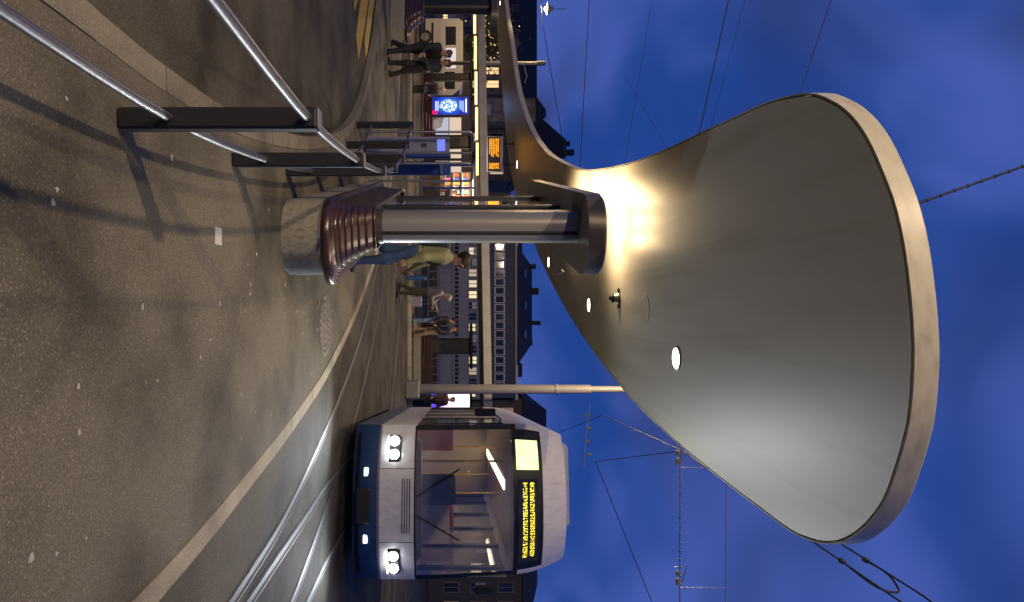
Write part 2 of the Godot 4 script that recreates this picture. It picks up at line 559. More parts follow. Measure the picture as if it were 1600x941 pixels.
	head.append([neck, at.call(0, -0.06, 0.0), 0.05, 0.05, col.skin])
	for sx in [-1.0, 1.0]:
		head.append([at.call(0.032 * sx, 0.008, 0.082), at.call(0.036 * sx, 0.008, 0.082), 0.010, 0.010, Color(0.03, 0.02, 0.02)])
		head.append([at.call(0.02 * sx, 0.03, 0.09), at.call(0.045 * sx, 0.03, 0.08), 0.008, 0.007, col.hair])
		head.append([at.call(0.082 * sx, 0.015, -0.005), at.call(0.083 * sx, -0.015, 0.0), 0.016, 0.012, col.skin])
	var st := SurfaceTool.new()
	st.begin(Mesh.PRIMITIVE_TRIANGLES)
	st.append_from(flesh(body, cell), 0, Transform3D())
	st.append_from(flesh(head, 0.008, 110.0), 0, Transform3D())
	st.append_from(flesh(hands, 0.007, 260.0), 0, Transform3D())
	var b := part(o, "body", st.commit(), M.skin)
	b.scale = Vector3.ONE * s
	var hair := []
	var r := RandomNumberGenerator.new(); r.seed = 77
	for i in int(pose.get("curls", 14)):
		var ang := r.randf() * TAU; var hgt := r.randf_range(-0.015, 0.075)
		var rad := 0.085 * sqrt(maxf(0.05, 1.0 - pow(hgt / 0.1, 2.0)))
		var q := Vector3(cos(ang) * rad * 0.92, hgt + 0.03, sin(ang) * rad - 0.02)
		if q.z > 0.03 and q.y < 0.075: q.y = 0.085; q.z *= 0.8
		var c: Vector3 = at.call(q.x, q.y, q.z)
		hair.append([c, c + hu * 0.008, 0.034, 0.03, col.hair])
	hair.append([at.call(0, 0.05, -0.03), at.call(0, 0.06, 0.0), 0.085, 0.08, col.hair])
	hair.append([at.call(0, 0.0, -0.05), at.call(0, 0.03, -0.04), 0.068, 0.075, col.hair])
	if pose.has("long_hair"): hair.append([at.call(0, -0.10, -0.05), at.call(0, 0.0, -0.05), 0.06, 0.08, col.hair])
	var hm := part(o, "hair", flesh(hair, 0.011, 90.0), M.skin)
	hm.scale = Vector3.ONE * s
	return {"pelvis": pel * s, "up": upv, "forward": fw, "scale": s}

func colours(top: Color, legs: Color, hair: Color, shoes := Color(0.02, 0.02, 0.02), skin := Color(0.42, 0.25, 0.17)) -> Dictionary:
	return {"top": top, "legs": legs, "hair": hair, "shoes": shoes, "skin": skin}

# ------------------------------------------------------------------ lamps
func spot(parent: Node, at: Vector3, towards: Vector3, energy: float, angle: float, c: Color, size := 0.06, soft := 0.6) -> void:
	var l := SpotLight3D.new()
	l.name = "light"
	l.light_color = c; l.light_energy = energy; l.light_size = size
	l.spot_angle = angle; l.spot_angle_attenuation = soft; l.spot_range = 60.0; l.spot_attenuation = 2.0
	l.shadow_enabled = true
	parent.add_child(l, true)
	l.position = at
	var y := Vector3.UP if absf(towards.normalized().y) < 0.95 else Vector3(0, 0, 1)
	l.basis = Basis.looking_at(towards, y)

func omni(parent: Node, at: Vector3, energy: float, c: Color, size := 0.1) -> void:
	var l := OmniLight3D.new()
	l.name = "light"
	l.light_color = c; l.light_energy = energy; l.light_size = size
	l.omni_range = 80.0; l.omni_attenuation = 2.0
	l.shadow_enabled = true
	parent.add_child(l, true)
	l.position = at

func pendant(at: Vector3, energy: float, c: Color, label: String) -> void:
	var o := thing("pendant_lamp", label, "street lamp", at, "lamps hung on span wires")
	var st := begin(true)
	var prof := [[0.05, 0.30], [0.09, 0.27], [0.10, 0.16], [0.20, 0.10], [0.26, 0.02], [0.26, 0.0]]
	for i in prof.size() - 1:
		for k in 20:
			var a := TAU * k / 20; var b := TAU * (k + 1) / 20
			var p := func(j: int, t: float) -> Vector3: return Vector3(cos(t) * prof[j][0], prof[j][1], sin(t) * prof[j][0])
			quad(st, p.call(i, a), p.call(i, b), p.call(i + 1, b), p.call(i + 1, a))
	part(o, "lamp_hood", done(st), M.mast)
	var bulb := SphereMesh.new(); bulb.radius = 0.11; bulb.height = 0.2; bulb.radial_segments = 16; bulb.rings = 8
	part(o, "bulb", bulb, glow(c.srgb_to_linear().r, c.srgb_to_linear().g, c.srgb_to_linear().b, 14.0), Vector3(0, -0.02, 0))
	part(o, "hanger", cyl(0.012, 0.012, 0.6, 6), M.wire, Vector3(0, 0.58, 0))
	omni(o, Vector3(0, -0.3, 0), energy, c, 0.16)

# ------------------------------------------------------------------ the stop
func build_ground() -> void:
	var road := structure("road")
	var pm := PlaneMesh.new(); pm.size = Vector2(600, 600)
	part(road, "asphalt", pm, M.road, Vector3(0, -0.1, -200))
	# kerb lines of the island (x, distance)
	var left := smooth_line([Vector2(-1.28, -5), Vector2(-1.28, 0.5), Vector2(-1.27, 2.83), Vector2(-1.27, 3.6), Vector2(-1.34, 4.77), Vector2(-1.59, 6.36), Vector2(-1.94, 7.9), Vector2(-2.53, 9.8), Vector2(-3.41, 11.54), Vector2(-4.56, 12.92), Vector2(-6.01, 14.3), Vector2(-8.2, 15.6), Vector2(-11, 16.8), Vector2(-16, 18.4)])
	var right := smooth_line([Vector2(1.9, -5), Vector2(1.74, 0), Vector2(1.62, 2.5), Vector2(1.58, 3.57), Vector2(1.52, 4.39), Vector2(1.43, 5.2), Vector2(1.30, 6.3), Vector2(1.04, 7.9), Vector2(0.78, 9.0), Vector2(0.48, 10.11), Vector2(0.14, 11.2), Vector2(-0.36, 12.5), Vector2(-1.25, 14.5), Vector2(-2.7, 16.8), Vector2(-4.8, 18.9), Vector2(-8, 20.8), Vector2(-11, 21.9), Vector2(-16, 23)])
	left = even(left, 0.12); right = even(right, 0.12)
	var wd := 0.14
	var isl := structure("pavement")
	var poly := []
	for i in left.size():
		var d: Vector2 = (left[mini(i + 1, left.size() - 1)] - left[maxi(i - 1, 0)]).normalized()
		poly.append(left[i] + Vector2(d.y, -d.x) * wd)
	var back := []
	for i in right.size():
		var d: Vector2 = (right[mini(i + 1, right.size() - 1)] - right[maxi(i - 1, 0)]).normalized()
		back.append(right[i] - Vector2(d.y, -d.x) * wd)
	back.reverse()
	part(isl, "asphalt", prism(poly + back, -0.3, 0.0), M.pavement)
	# kerb stones one by one, with open joints
	var side := 0
	for pair in [[left, 1.0, "kerb", 6], [right, -1.0, "kerb", 8]]:
		var k := structure("kerb")
		var line: Array = pair[0]
		var per: int = pair[3]
		var i := 0
		while i + per < line.size():
			if line[i + per].y > -1.0:
				var seg := []
				for j in range(i, i + per + 1): seg.append(line[j])
				var e: Vector2 = (seg[1] - seg[0]).normalized() * 0.004
				seg[0] += e; seg[per] -= e
				var quadp := []; var inner := []
				for j in seg.size():
					var g := i + j
					var d: Vector2 = (line[mini(g + 1, line.size() - 1)] - line[maxi(g - 1, 0)]).normalized()
					var nn := Vector2(d.y, -d.x) * (pair[1] as float)
					quadp.append(seg[j]); inner.append(seg[j] + nn * (wd - 0.003))
				inner.reverse()
				part(k, "kerb_stone", prism(quadp + inner, -0.28, 0.004 + 0.003 * sin(i * 1.7)), M.kerb_pale if side == 1 else M.kerb)
			i += per
		side += 1
	# far platform with its kerb
	var farp := structure("pavement")
	part(farp, "asphalt", prism([Vector2(-20, 25.2), Vector2(10, 25.2), Vector2(10, 31), Vector2(-20, 31)], -0.3, 0.02), M.pavement)
	var fk := structure("kerb")
	for i in 30:
		part(fk, "kerb_stone", chip(Vector3(0.988, 0.32, 0.18), 0.012), M.kerb_pale, Vector3(-19.5 + i, -0.13, -25.105))
	# yellow lane marks on the road
	var marks := [[Vector2(-5.3, 11.45), Vector2(-5.3, 11.78), Vector2(-4.9, 11.35)],
		[Vector2(-6.6, 13.0), Vector2(-6.6, 13.75), Vector2(-4.93, 12.46), Vector2(-4.28, 11.87), Vector2(-4.57, 11.55)],
		[Vector2(-7.6, 14.55), Vector2(-7.6, 15.05), Vector2(-6.64, 14.45), Vector2(-5.24, 13.40), Vector2(-4.62, 12.9), Vector2(-4.93, 12.7)]]
	var mk := structure("lane_marking")
	for p in marks: part(mk, "painted_stripe", prism(p, -0.1, -0.095), M.yellow)
	# grooved rails
	var t1l := [Vector2(2.1, 0), Vector2(2.22, 2.5), Vector2(2.26, 4.2), Vector2(2.24, 5.0), Vector2(2.13, 6.56), Vector2(1.78, 8.33), Vector2(1.24, 10.4), Vector2(0.56, 12.3), Vector2(-0.42, 14.2), Vector2(-1.9, 16.4), Vector2(-4.2, 19.3), Vector2(-8, 22.2), Vector2(-14, 24.2)]
	t1l = even(smooth_line(t1l, 8), 0.15)
	var t1r := []
	for i in t1l.size():
		var d: Vector2 = (t1l[mini(i + 1, t1l.size() - 1)] - t1l[maxi(i - 1, 0)]).normalized()
		t1r.append(t1l[i] + Vector2(d.y, -d.x) * 1.0)
	var t2l := even(smooth_line([Vector2(2.44, 0), Vector2(2.43, 3), Vector2(2.43, 7.2), Vector2(2.44, 9.3), Vector2(2.75, 13), Vector2(3.4, 18), Vector2(5.0, 26), Vector2(9, 40)], 8), 0.15)
	var t2r := []
	for i in t2l.size():
		var d: Vector2 = (t2l[mini(i + 1, t2l.size() - 1)] - t2l[maxi(i - 1, 0)]).normalized()
		t2r.append(t2l[i] + Vector2(d.y, -d.x) * 1.0)
	var t3l := even(smooth_line([Vector2(6, 13.5), Vector2(3.9, 16.3), Vector2(2.3, 18.4), Vector2(0.1, 21.0), Vector2(-3, 23.2), Vector2(-9, 24.6)], 8), 0.2)
	var t3r := even(smooth_line([Vector2(6.8, 14.1), Vector2(4.7, 16.9), Vector2(3.1, 19.0), Vector2(0.7, 21.8), Vector2(-2.6, 24.1), Vector2(-9, 25.0)], 8), 0.2)
	var lift := 0.0
	for tr in [[t1l, t1r], [t2l, t2r], [t3l, t3r]]:
		var t := structure("tram_track")
		for rl in tr:
			var r := part(t, "rail", strip(rl, -0.028, 0.028, -0.091 + lift, 0.01), M.rail_steel)
			part(r, "groove", strip(rl, 0.029, 0.062, -0.096 + lift, 0.003), M.rubber)
			part(r, "lip", strip(rl, 0.063, 0.08, -0.092 + lift, 0.008), M.rail_steel)
			part(r, "joint_filler", strip(rl, -0.05, -0.029, -0.0965 + lift, 0.003), M.rubber)
		lift += 0.0013
	# manhole cover, small cover stone, gum, leaves
	var mh := thing("manhole_cover", "round dark cast iron manhole cover set in the pavement", "manhole", w(Vector2(0.31, 8.18)))
	part(mh, "rim", cyl(0.375, 0.375, 0.012, 40), M.iron, Vector3(0, 0.0, 0))
	part(mh, "lid", cyl(0.34, 0.34, 0.012, 40), M.iron, Vector3(0, 0.004, 0))
	var bump := chip(Vector3(0.045, 0.006, 0.028), 0.002)
	for ring in 4:
		var cnt := 6 + ring * 6
		for i in cnt:
			var a := TAU * i / cnt + ring
			part(mh, "tread_stud", bump, M.iron, Vector3(cos(a), 0, sin(a)) * (0.08 + ring * 0.075) + Vector3(0, 0.012, 0), Vector3(0, -a + PI / 2 * (ring % 2), 0))
	var cs := thing("cover_plate", "small pale rectangular plate set in the pavement", "cover plate", w(Vector2(-0.43, 4.45)))
	part(cs, "plate", chip(Vector3(0.115, 0.012, 0.12), 0.003), mat(0.5, 0.48, 0.45, 0.6), Vector3(0, 0.0, 0))
	var gum := begin()
	for i in 70:
		var p := Vector2(rng.randf_range(-1.0, 1.3), rng.randf_range(1.8, 11))
		if absf(p.x + 0.2) > 1.3: continue
		var r0 := rng.randf_range(0.006, 0.02)
		for k in 7:
			var a := TAU * k / 7; var b := TAU * (k + 1) / 7
			var ra := r0 * (1.0 + 0.25 * sin(k * 2.4 + i)); var rb := r0 * (1.0 + 0.25 * sin(((k + 1) % 7) * 2.4 + i))
			tri(gum, w(p, 0.005), w(p + Vector2(cos(b), sin(b)) * rb, 0.003), w(p + Vector2(cos(a), sin(a)) * ra, 0.003))
	var gm := part(isl, "gum_spots", done(gum), M.gum)
	gm.set_meta("kind", "stuff")
	var lf := begin()
	for q in [[Vector3(-0.05, 0, 0), Vector3(0, 0.012, 0.025), Vector3(0.05, 0.004, 0), Vector3(0, 0.006, -0.025)]]:
		tri(lf, q[0], q[1], q[2]); tri(lf, q[0], q[2], q[3])
		tri(lf, q[0] - Vector3(0, 0.003, 0), q[2] - Vector3(0, 0.003, 0), q[1] - Vector3(0, 0.003, 0)); tri(lf, q[0] - Vector3(0, 0.003, 0), q[3] - Vector3(0, 0.003, 0), q[2] - Vector3(0, 0.003, 0))
	var lm := done(lf)
	for q in [[-1.25, 3.12, -0.094, "yellow fallen leaf lying on the road by the kerb"], [-1.33, 2.95, -0.094, "yellow fallen leaf lying on the road by the kerb"], [-1.30, 3.32, -0.094, "yellow fallen leaf lying on the road by the kerb"], [0.02, 7.75, 0.006, "yellow fallen leaf on the pavement beside the manhole cover"]]:
		var l := part(self, numbered("fallen_leaf"), lm, M.dry_leaf, w(Vector2(q[0], q[1]), q[2]), Vector3(0, q[0] * 9.0, 0))
		tag(l, q[3], "leaf", "leaves lying about")

# height of the big roof's underside, which sinks towards the far arm
func soffit_height(dist: float) -> float:
	return EYE + lerpf(2.0, 1.45, smoothstep(8.0, 19.0, dist))

func build_roof() -> void:
	var edge := [Vector2(-20, 26.5), Vector2(-13, 21.6), Vector2(-8.33, 18.6), Vector2(-6.75, 17.25), Vector2(-5.28, 16.17), Vector2(-4.38, 15.25), Vector2(-3.54, 14.11), Vector2(-2.87, 12.85), Vector2(-2.43, 11.67), Vector2(-2.08, 10.53), Vector2(-1.9, 9.73), Vector2(-1.73, 8.75), Vector2(-1.59, 7.81), Vector2(-1.48, 6.91), Vector2(-1.4, 6.02), Vector2(-1.35, 5.33), Vector2(-1.3, 4.73), Vector2(-1.26, 4.25), Vector2(-1.17, 3.79), Vector2(-1.06, 3.55), Vector2(-0.94, 3.38), Vector2(-0.79, 3.24), Vector2(-0.6, 3.12), Vector2(-0.4, 3.02), Vector2(-0.14, 2.95), Vector2(0.19, 2.91), Vector2(0.47, 2.93), Vector2(0.62, 2.97), Vector2(0.77, 3.03), Vector2(0.93, 3.11), Vector2(1.09, 3.25), Vector2(1.22, 3.42), Vector2(1.3, 3.6), Vector2(1.34, 3.78), Vector2(1.36, 3.98), Vector2(1.35, 4.32), Vector2(1.33, 4.87), Vector2(1.30, 5.4), Vector2(1.26, 5.95), Vector2(1.14, 7.14), Vector2(0.97, 8.2), Vector2(0.73, 9.28), Vector2(0.39, 10.45), Vector2(-0.04, 11.58), Vector2(-0.62, 12.85), Vector2(-1.09, 13.7), Vector2(-1.6, 14.6), Vector2(-2.1, 15.4), Vector2(-2.75, 16.4), Vector2(-3.67, 17.45), Vector2(-4.69, 18.25), Vector2(-6.41, 19.6), Vector2(-8.5, 21.3), Vector2(-10.34, 22.7), Vector2(-20, 30.5)]
	edge = smooth_line(edge, 3)
	var roof := thing("canopy_roof", "long curved grey metal canopy roof with rounded end over the tram stop", "canopy")
	# underside: rings drawn in from the edge; the rim turns up a little
	var n := edge.size()
	var inn := func(off: float) -> Array:
		var out := []
		for i in n:
			var d: Vector2 = (edge[mini(i + 1, n - 1)] - edge[maxi(i - 1, 0)]).normalized()
			out.append(edge[i] - Vector2(d.y, -d.x) * off)
		return out
	var st := begin(true)
	var rim: Array = []
	for q in [[0.014, 0.06], [0.014, 0.0], [0.06, 0.0]]: rim.append([inn.call(q[0]), q[1]])
	for j in 2:
		st.set_smooth_group(-1 if j == 0 else 0)
		for i in n - 1:
			var a: Vector2 = rim[j][0][i]; var b: Vector2 = rim[j][0][i + 1]; var c: Vector2 = rim[j + 1][0][i + 1]; var d: Vector2 = rim[j + 1][0][i]
			quad(st, w(a, soffit_height(a.y) + rim[j][1]), w(d, soffit_height(d.y) + rim[j + 1][1]), w(c, soffit_height(c.y) + rim[j + 1][1]), w(b, soffit_height(b.y) + rim[j][1]))
	# middle field, cut into small cells so that the slope follows the height
	var core := PackedVector2Array(rim[2][0])
	var gx := -20.0
	while gx < 1.6:
		var cell_w := 0.9
		var gz := 2.5
		while gz < 31.0:
			var sq := PackedVector2Array([Vector2(gx, gz), Vector2(gx + cell_w, gz), Vector2(gx + cell_w, gz + 0.9), Vector2(gx, gz + 0.9)])
			for pg in Geometry2D.intersect_polygons(core, sq):
				var ix := Geometry2D.triangulate_polygon(pg)
				for k in range(0, ix.size(), 3):
					var a: Vector2 = pg[ix[k]]; var b: Vector2 = pg[ix[k + 1]]; var c: Vector2 = pg[ix[k + 2]]
					if (b - a).cross(c - a) < 0.0:
						var t := b; b = c; c = t
					tri(st, w(a, soffit_height(a.y)), w(b, soffit_height(b.y)), w(c, soffit_height(c.y)))
			gz += 0.9
		gx += cell_w
	part(roof, "soffit", done(st), M.soffit)
	var fs := begin()
	var top: Array = inn.call(-0.004)
	var low: Array = inn.call(0.0)
	var gap: Array = inn.call(0.005)
	for i in n - 1:
		var ya := soffit_height(edge[i].y); var yb := soffit_height(edge[i + 1].y)
		var prof := [[gap, 0.06], [gap, 0.0], [top, 0.003], [top, 0.106], [low, 0.112]]
		for j in 4:
			fs.set_smooth_group(j + 1)
			quad(fs, w(prof[j][0][i], ya + prof[j][1]), w(prof[j][0][i + 1], yb + prof[j][1]), w(prof[j + 1][0][i + 1], yb + prof[j + 1][1]), w(prof[j + 1][0][i], ya + prof[j + 1][1]))
	part(roof, "fascia", done(fs), M.fascia)
	var ts := begin()
	var ix2 := Geometry2D.triangulate_polygon(PackedVector2Array(edge))
	for k in range(0, ix2.size(), 3):
		var q := []
		for m in 3: q.append(edge[ix2[k + m]])
		tri(ts, w(q[0], soffit_height(q[0].y) + 0.11), w(q[1], soffit_height(q[1].y) + 0.11), w(q[2], soffit_height(q[2].y) + 0.11))
	part(roof, "roof_deck", done(ts), M.slate)
	# recessed round downlights, a hatch ring and a camera under the roof
	var lamps := [Vector2(0.51, 5.97), Vector2(0.06, 9.61), Vector2(-0.72, 12.45), Vector2(-3.23, 15.9)]
	var names := ["round white downlight in the roof nearest its rounded end", "round downlight in the roof beside the black dome camera", "round downlight in the roof behind the support head", "small round downlight in the roof beside the departure board"]
	for i in lamps.size():
		var y := soffit_height(lamps[i].y)
		var d := thing("downlight", names[i], "downlight", w(lamps[i], y), "downlights in the roof")
		var tor := TorusMesh.new(); tor.inner_radius = 0.09; tor.outer_radius = 0.112; tor.rings = 28; tor.ring_segments = 8
		part(d, "rim", tor, M.steel, Vector3(0, -0.002, 0))
		part(d, "lens", cyl(0.09, 0.09, 0.012, 28), glow(1.0, 0.86, 0.72, 9.0), Vector3(0, -0.006, 0))
		spot(d, Vector3(0, -0.02, 0), Vector3.DOWN, [5.5, 4.5, 3.5, 3.0][i], 62.0, Color(1.0, 0.90, 0.80), 0.09, 0.9)
	var ht := thing("ceiling_hatch", "thin pale ring of a round hatch in the roof underside", "hatch", w(Vector2(0.08, 6.95), soffit_height(6.95)))
	var tr := TorusMesh.new(); tr.inner_radius = 0.145; tr.outer_radius = 0.157; tr.rings = 36; tr.ring_segments = 6
	part(ht, "ring", tr, M.fascia)
	part(ht, "lid", cyl(0.145, 0.145, 0.008, 36), M.soffit, Vector3(0, 0.0, 0))
	var cm := thing("dome_camera", "small black dome camera on a cross bar under the roof", "camera", w(Vector2(-0.03, 8.02), soffit_height(8.02)))
	part(cm, "bar", chip(Vector3(0.24, 0.02, 0.05), 0.006), M.black, Vector3(0, -0.012, 0))
	part(cm, "housing", cyl(0.05, 0.075, 0.05, 20), M.steel, Vector3(0, -0.045, 0))
	var sp := SphereMesh.new(); sp.radius = 0.05; sp.height = 0.1; sp.radial_segments = 20; sp.rings = 10
	part(cm, "dome", sp, M.dark_glass, Vector3(0, -0.075, 0))

# bench and roof support share one long axis: (a across, b along) -> world
func placed(origin: Vector2, along: Vector2, poly: Array) -> Array:
	var out := []
	var across := Vector2(along.y, -along.x)
	for p in poly: out.append(origin + across * p.x + along * p.y)
	return out

func bench(origin: Vector2, along: Vector2, length: float, label: String, count: int) -> void:
	var o := thing("curved_bench", label, "bench", Vector3.ZERO, "slatted benches round the roof supports")
	part(o, "concrete_base", prism(placed(origin, along, round_rect(-0.29, 0.43, 0.03, length - 0.06, 0.35, 14)), -0.02, 0.36, true), M.concrete)
	var outer := placed(origin, along, round_rect(-0.31, 0.52, 0.0, length, 0.36, 10))
	var inner := placed(origin, along, round_rect(-0.20, 0.22, 0.52, length - 0.5, 0.14, 10))
	# rounded front board
	var band := begin(true)
	var n := outer.size()
	var shrink := placed(origin, along, round_rect(-0.27, 0.48, 0.04, length - 0.04, 0.32, 10))
	var prof := [[shrink, 0.355], [outer, 0.37], [outer, 0.43], [shrink, 0.452]]
	for j in 3:
		for i in n:
			var i2 := (i + 1) % n
			var A: Vector2 = prof[j][0][i]; var B: Vector2 = prof[j][0][i2]; var C: Vector2 = prof[j + 1][0][i2]; var D: Vector2 = prof[j + 1][0][i]
			quad(band, w(A, prof[j][1]), w(D, prof[j + 1][1]), w(C, prof[j + 1][1]), w(B, prof[j][1]))
	part(o, "front_board", done(band), M.wood)
	# slats follow the outline from the flat seat up to the back
	var height := func(t: float) -> float:
		return 0.452 + 0.33 * pow(clampf((t - 0.30) / 0.70, 0.0, 1.0), 1.35)
	for s in count:
		var t0 := (s + 0.14) / count; var t1 := (s + 0.90) / count
		var st := begin()
		var rows := [[t0, -0.022], [t0, 0.0], [lerpf(t0, t1, 0.12), 0.005], [lerpf(t0, t1, 0.88), 0.005], [t1, 0.0], [t1, -0.022], [t0, -0.022]]
		for j in rows.size() - 1:
			for i in n:
				var i2 := (i + 1) % n
				var f := func(k: int, row: Array) -> Vector3:
					var p: Vector2 = shrink[k].lerp(inner[k], row[0])
					return w(p, height.call(row[0]) + row[1])
				quad(st, f.call(i, rows[j]), f.call(i, rows[j + 1]), f.call(i2, rows[j + 1]), f.call(i2, rows[j]))
		part(o, "slat", done(st), M.wood)
	var core := prism(placed(origin, along, round_rect(-0.16, 0.18, 0.56, length - 0.54, 0.12)), 0.3, 0.74, true)
	part(o, "inner_box", core, M.dark_steel)
	var under := prism(placed(origin, along, round_rect(-0.24, 0.44, 0.08, length - 0.08, 0.30)), 0.36, 0.425, true)
	part(o, "seat_frame", under, M.dark_steel)
	var cap := []
	for p in placed(origin, along, round_rect(-0.20, 0.22, 0.52, length - 0.5, 0.14, 8)): cap.append(w(p, 0.792))
	cap.append(cap[0])
	part(o, "top_rail", tube(cap, 0.016, 8), M.wood)

func support(origin: Vector2, along: Vector2, length: float, top: float, label: String, main: bool) -> void:
	var o := thing("roof_support", label, "roof support", Vector3.ZERO, "mushroom supports of the roofs")
	var col: Material = M.brushed if main else M.dark_steel
	part(o, "column", prism(placed(origin, along, round_rect(-0.14, 0.18, 0.72, 1.25, 0.13, 8)), 0.3, top, true), col)
	part(o, "joint_strip", prism(placed(origin, along, round_rect(0.045, 0.085, 0.712, 0.74, 0.012, 3)), 0.78, top - 0.02), M.black)
	part(o, "column_foot", prism(placed(origin, along, round_rect(-0.15, 0.19, 0.71, 1.26, 0.14, 8)), 0.72, 0.85, true), M.head)
	for b in [2.0, 4.0]:
		part(o, "post", prism(placed(origin, along, round_rect(-0.13, -0.05, b, b + 0.16, 0.02, 3)), 0.3, top), M.dark_steel)
		part(o, "post", prism(placed(origin, along, round_rect(0.05, 0.13, b + 0.3, b + 0.46, 0.02, 3)), 0.3, top), M.dark_steel)
	part(o, "glass_screen", prism(placed(origin, along, [Vector2(-0.094, 2.17), Vector2(-0.086, 2.17), Vector2(-0.086, 3.99), Vector2(-0.094, 3.99)]), 0.85, top - 0.1), M.clear)
	# head slab: flat underside, rounded band, lip
	var a0 := -0.34; var a1 := 0.46; var b0 := 0.22
	var A := placed(origin, along, round_rect(a0, a1, b0, length, 0.36, 14))
	var B := placed(origin, along, round_rect(a0 + 0.03, a1 - 0.03, b0 + 0.03, length - 0.03, 0.33, 14))
	var Cc := placed(origin, along, round_rect(a0 + 0.06, a1 - 0.06, b0 + 0.06, length - 0.06, 0.30, 14))
	part(o, "head", prism(A, top, top + 0.15, true), M.head)
	part(o, "head_lip", prism(B, top + 0.15, top + 0.175, true), M.brushed)
	part(o, "head_cover", prism(Cc, top + 0.175, top + 0.18, true), M.black)

func uplight(at: Vector3, label: String, energy: float) -> void:
	var u := thing("uplight", label, "uplight", at, "uplights on the support heads")
	part(u, "housing", cyl(0.05, 0.06, 0.06, 16), M.dark_steel, Vector3(0, 0.03, 0))
	part(u, "lens", cyl(0.045, 0.045, 0.01, 16), glow(1.0, 0.80, 0.52, 12.0), Vector3(0, 0.064, 0))
	spot(u, Vector3(0, 0.08, 0), Vector3(0, 1, 0.12), energy, 78.0, Color(1.0, 0.86, 0.64), 0.045, 0.5)

func build_stop() -> void:
	var along := Vector2(-0.205, 0.979).normalized()
	var og := Vector2(-0.60, 6.05)
	bench(og, along, 5.25, "dark slatted bench on a concrete base round the brushed steel column", 9)
	support(og, along, 5.45, 2.83, "brushed steel column and posts carrying a rounded dark head under the canopy roof", true)
	var across := Vector2(along.y, -along.x)
	for q in [[-0.17, 2.05], [0.06, 2.05], [0.29, 2.05], [-0.26, 2.8], [-0.26, 3.4], [-0.26, 4.1], [0.2, 4.6]]:
		uplight(w(og + across * q[0] + along * q[1], 3.01), "uplight hidden on top of the rounded dark head", 1.5 if q[1] < 2.1 else 1.8)
	var sl := thing("bracket_spotlight", "tiny spotlight on a bracket at the rim of the rounded dark head", "spotlight", w(Vector2(-0.42, 8.0), 2.86))
	part(sl, "bracket", chip(Vector3(0.1, 0.015, 0.02)), M.steel, Vector3(0.0, 0, 0))
	part(sl, "lamp_body", cyl(0.022, 0.03, 0.07, 12), M.steel, Vector3(0.07, -0.02, 0), Vector3(0.5, 0, 0.5))
	# second support and bench on the far arm
	var al2 := Vector2(-0.96, 0.28).normalized()
	var og2 := Vector2(-6.75, 17.1)
	bench(og2, al2, 5.2, "dark slatted bench on the far arm of the pavement by the yellow road marks", 6)
	support(og2, al2, 5.2, 2.55, "black column with a low head above the bench on the far arm", false)
	var ac2 := Vector2(al2.y, -al2.x)
	for q in [[0.0, 1.0], [0.1, 2.0], [0.0, 3.2]]:
		uplight(w(og2 + ac2 * q[0] + al2 * q[1], 2.73), "uplight on the low head over the far arm bench", 2.2)

func build_railing() -> void:
	var pts := [Vector2(-0.85, 1.5), Vector2(-0.85, 3.15), Vector2(-1.0, 4.77), Vector2(-1.22, 6.3), Vector2(-1.50, 7.6), Vector2(-1.86, 8.8), Vector2(-2.30, 9.9), Vector2(-2.87, 10.95)]
	var o := thing("handrail", "dark posts with two stainless steel rails along the road kerb", "railing")
	for i in pts.size():
		var d: Vector2 = (pts[mini(i + 1, pts.size() - 1)] - pts[maxi(i - 1, 0)]).normalized()
		var p := part(o, "post", chip(Vector3(0.1, 0.93, 0.1), 0.012), M.dark_steel, w(pts[i], 0.463), Vector3(0, atan2(-d.x, d.y), 0))
		part(p, "cap", chip(Vector3(0.092, 0.006, 0.092), 0.002), M.brushed, Vector3(0, 0.467, 0))
	for y in [0.24, 0.882]:
		var line := [w(Vector2(-0.85, 0.2), y)]
		for p in pts: line.append(w(p, y))
		part(o, "rail", tube(smooth_line(line, 5), 0.022, 14), M.steel)

func text_rows(size: Vector2i, rows: Array, fill: Color, back: Color, seed_: int) -> Image:
	# blurred-out lamp rows: short runs of lit dots
	var im := Image.create(size.x, size.y, false, Image.FORMAT_RGB8)
	im.fill(back)
	var r := RandomNumberGenerator.new(); r.seed = seed_
	for row in rows:
		var x: int = row[1]
		while x < row[2]:
			for dy in 5:
				for dx in 3:
					if r.randf() < 0.62: im.fill_rect(Rect2i(x + dx * 2, row[0] + dy * 2, 2, 2), fill)
			x += 8
	return im

func screen_mat(im: Image, e: float) -> StandardMaterial3D:
	var m := mat(0.02, 0.02, 0.02, 0.2)
	m.emission_enabled = true
	m.emission_texture = ImageTexture.create_from_image(im)
	m.emission_operator = BaseMaterial3D.EMISSION_OP_MULTIPLY
	m.emission = Color.WHITE
	m.emission_energy_multiplier = e
	return m

func face(wd: float, hg: float) -> QuadMesh:
	var q := QuadMesh.new(); q.size = Vector2(wd, hg)
	return q

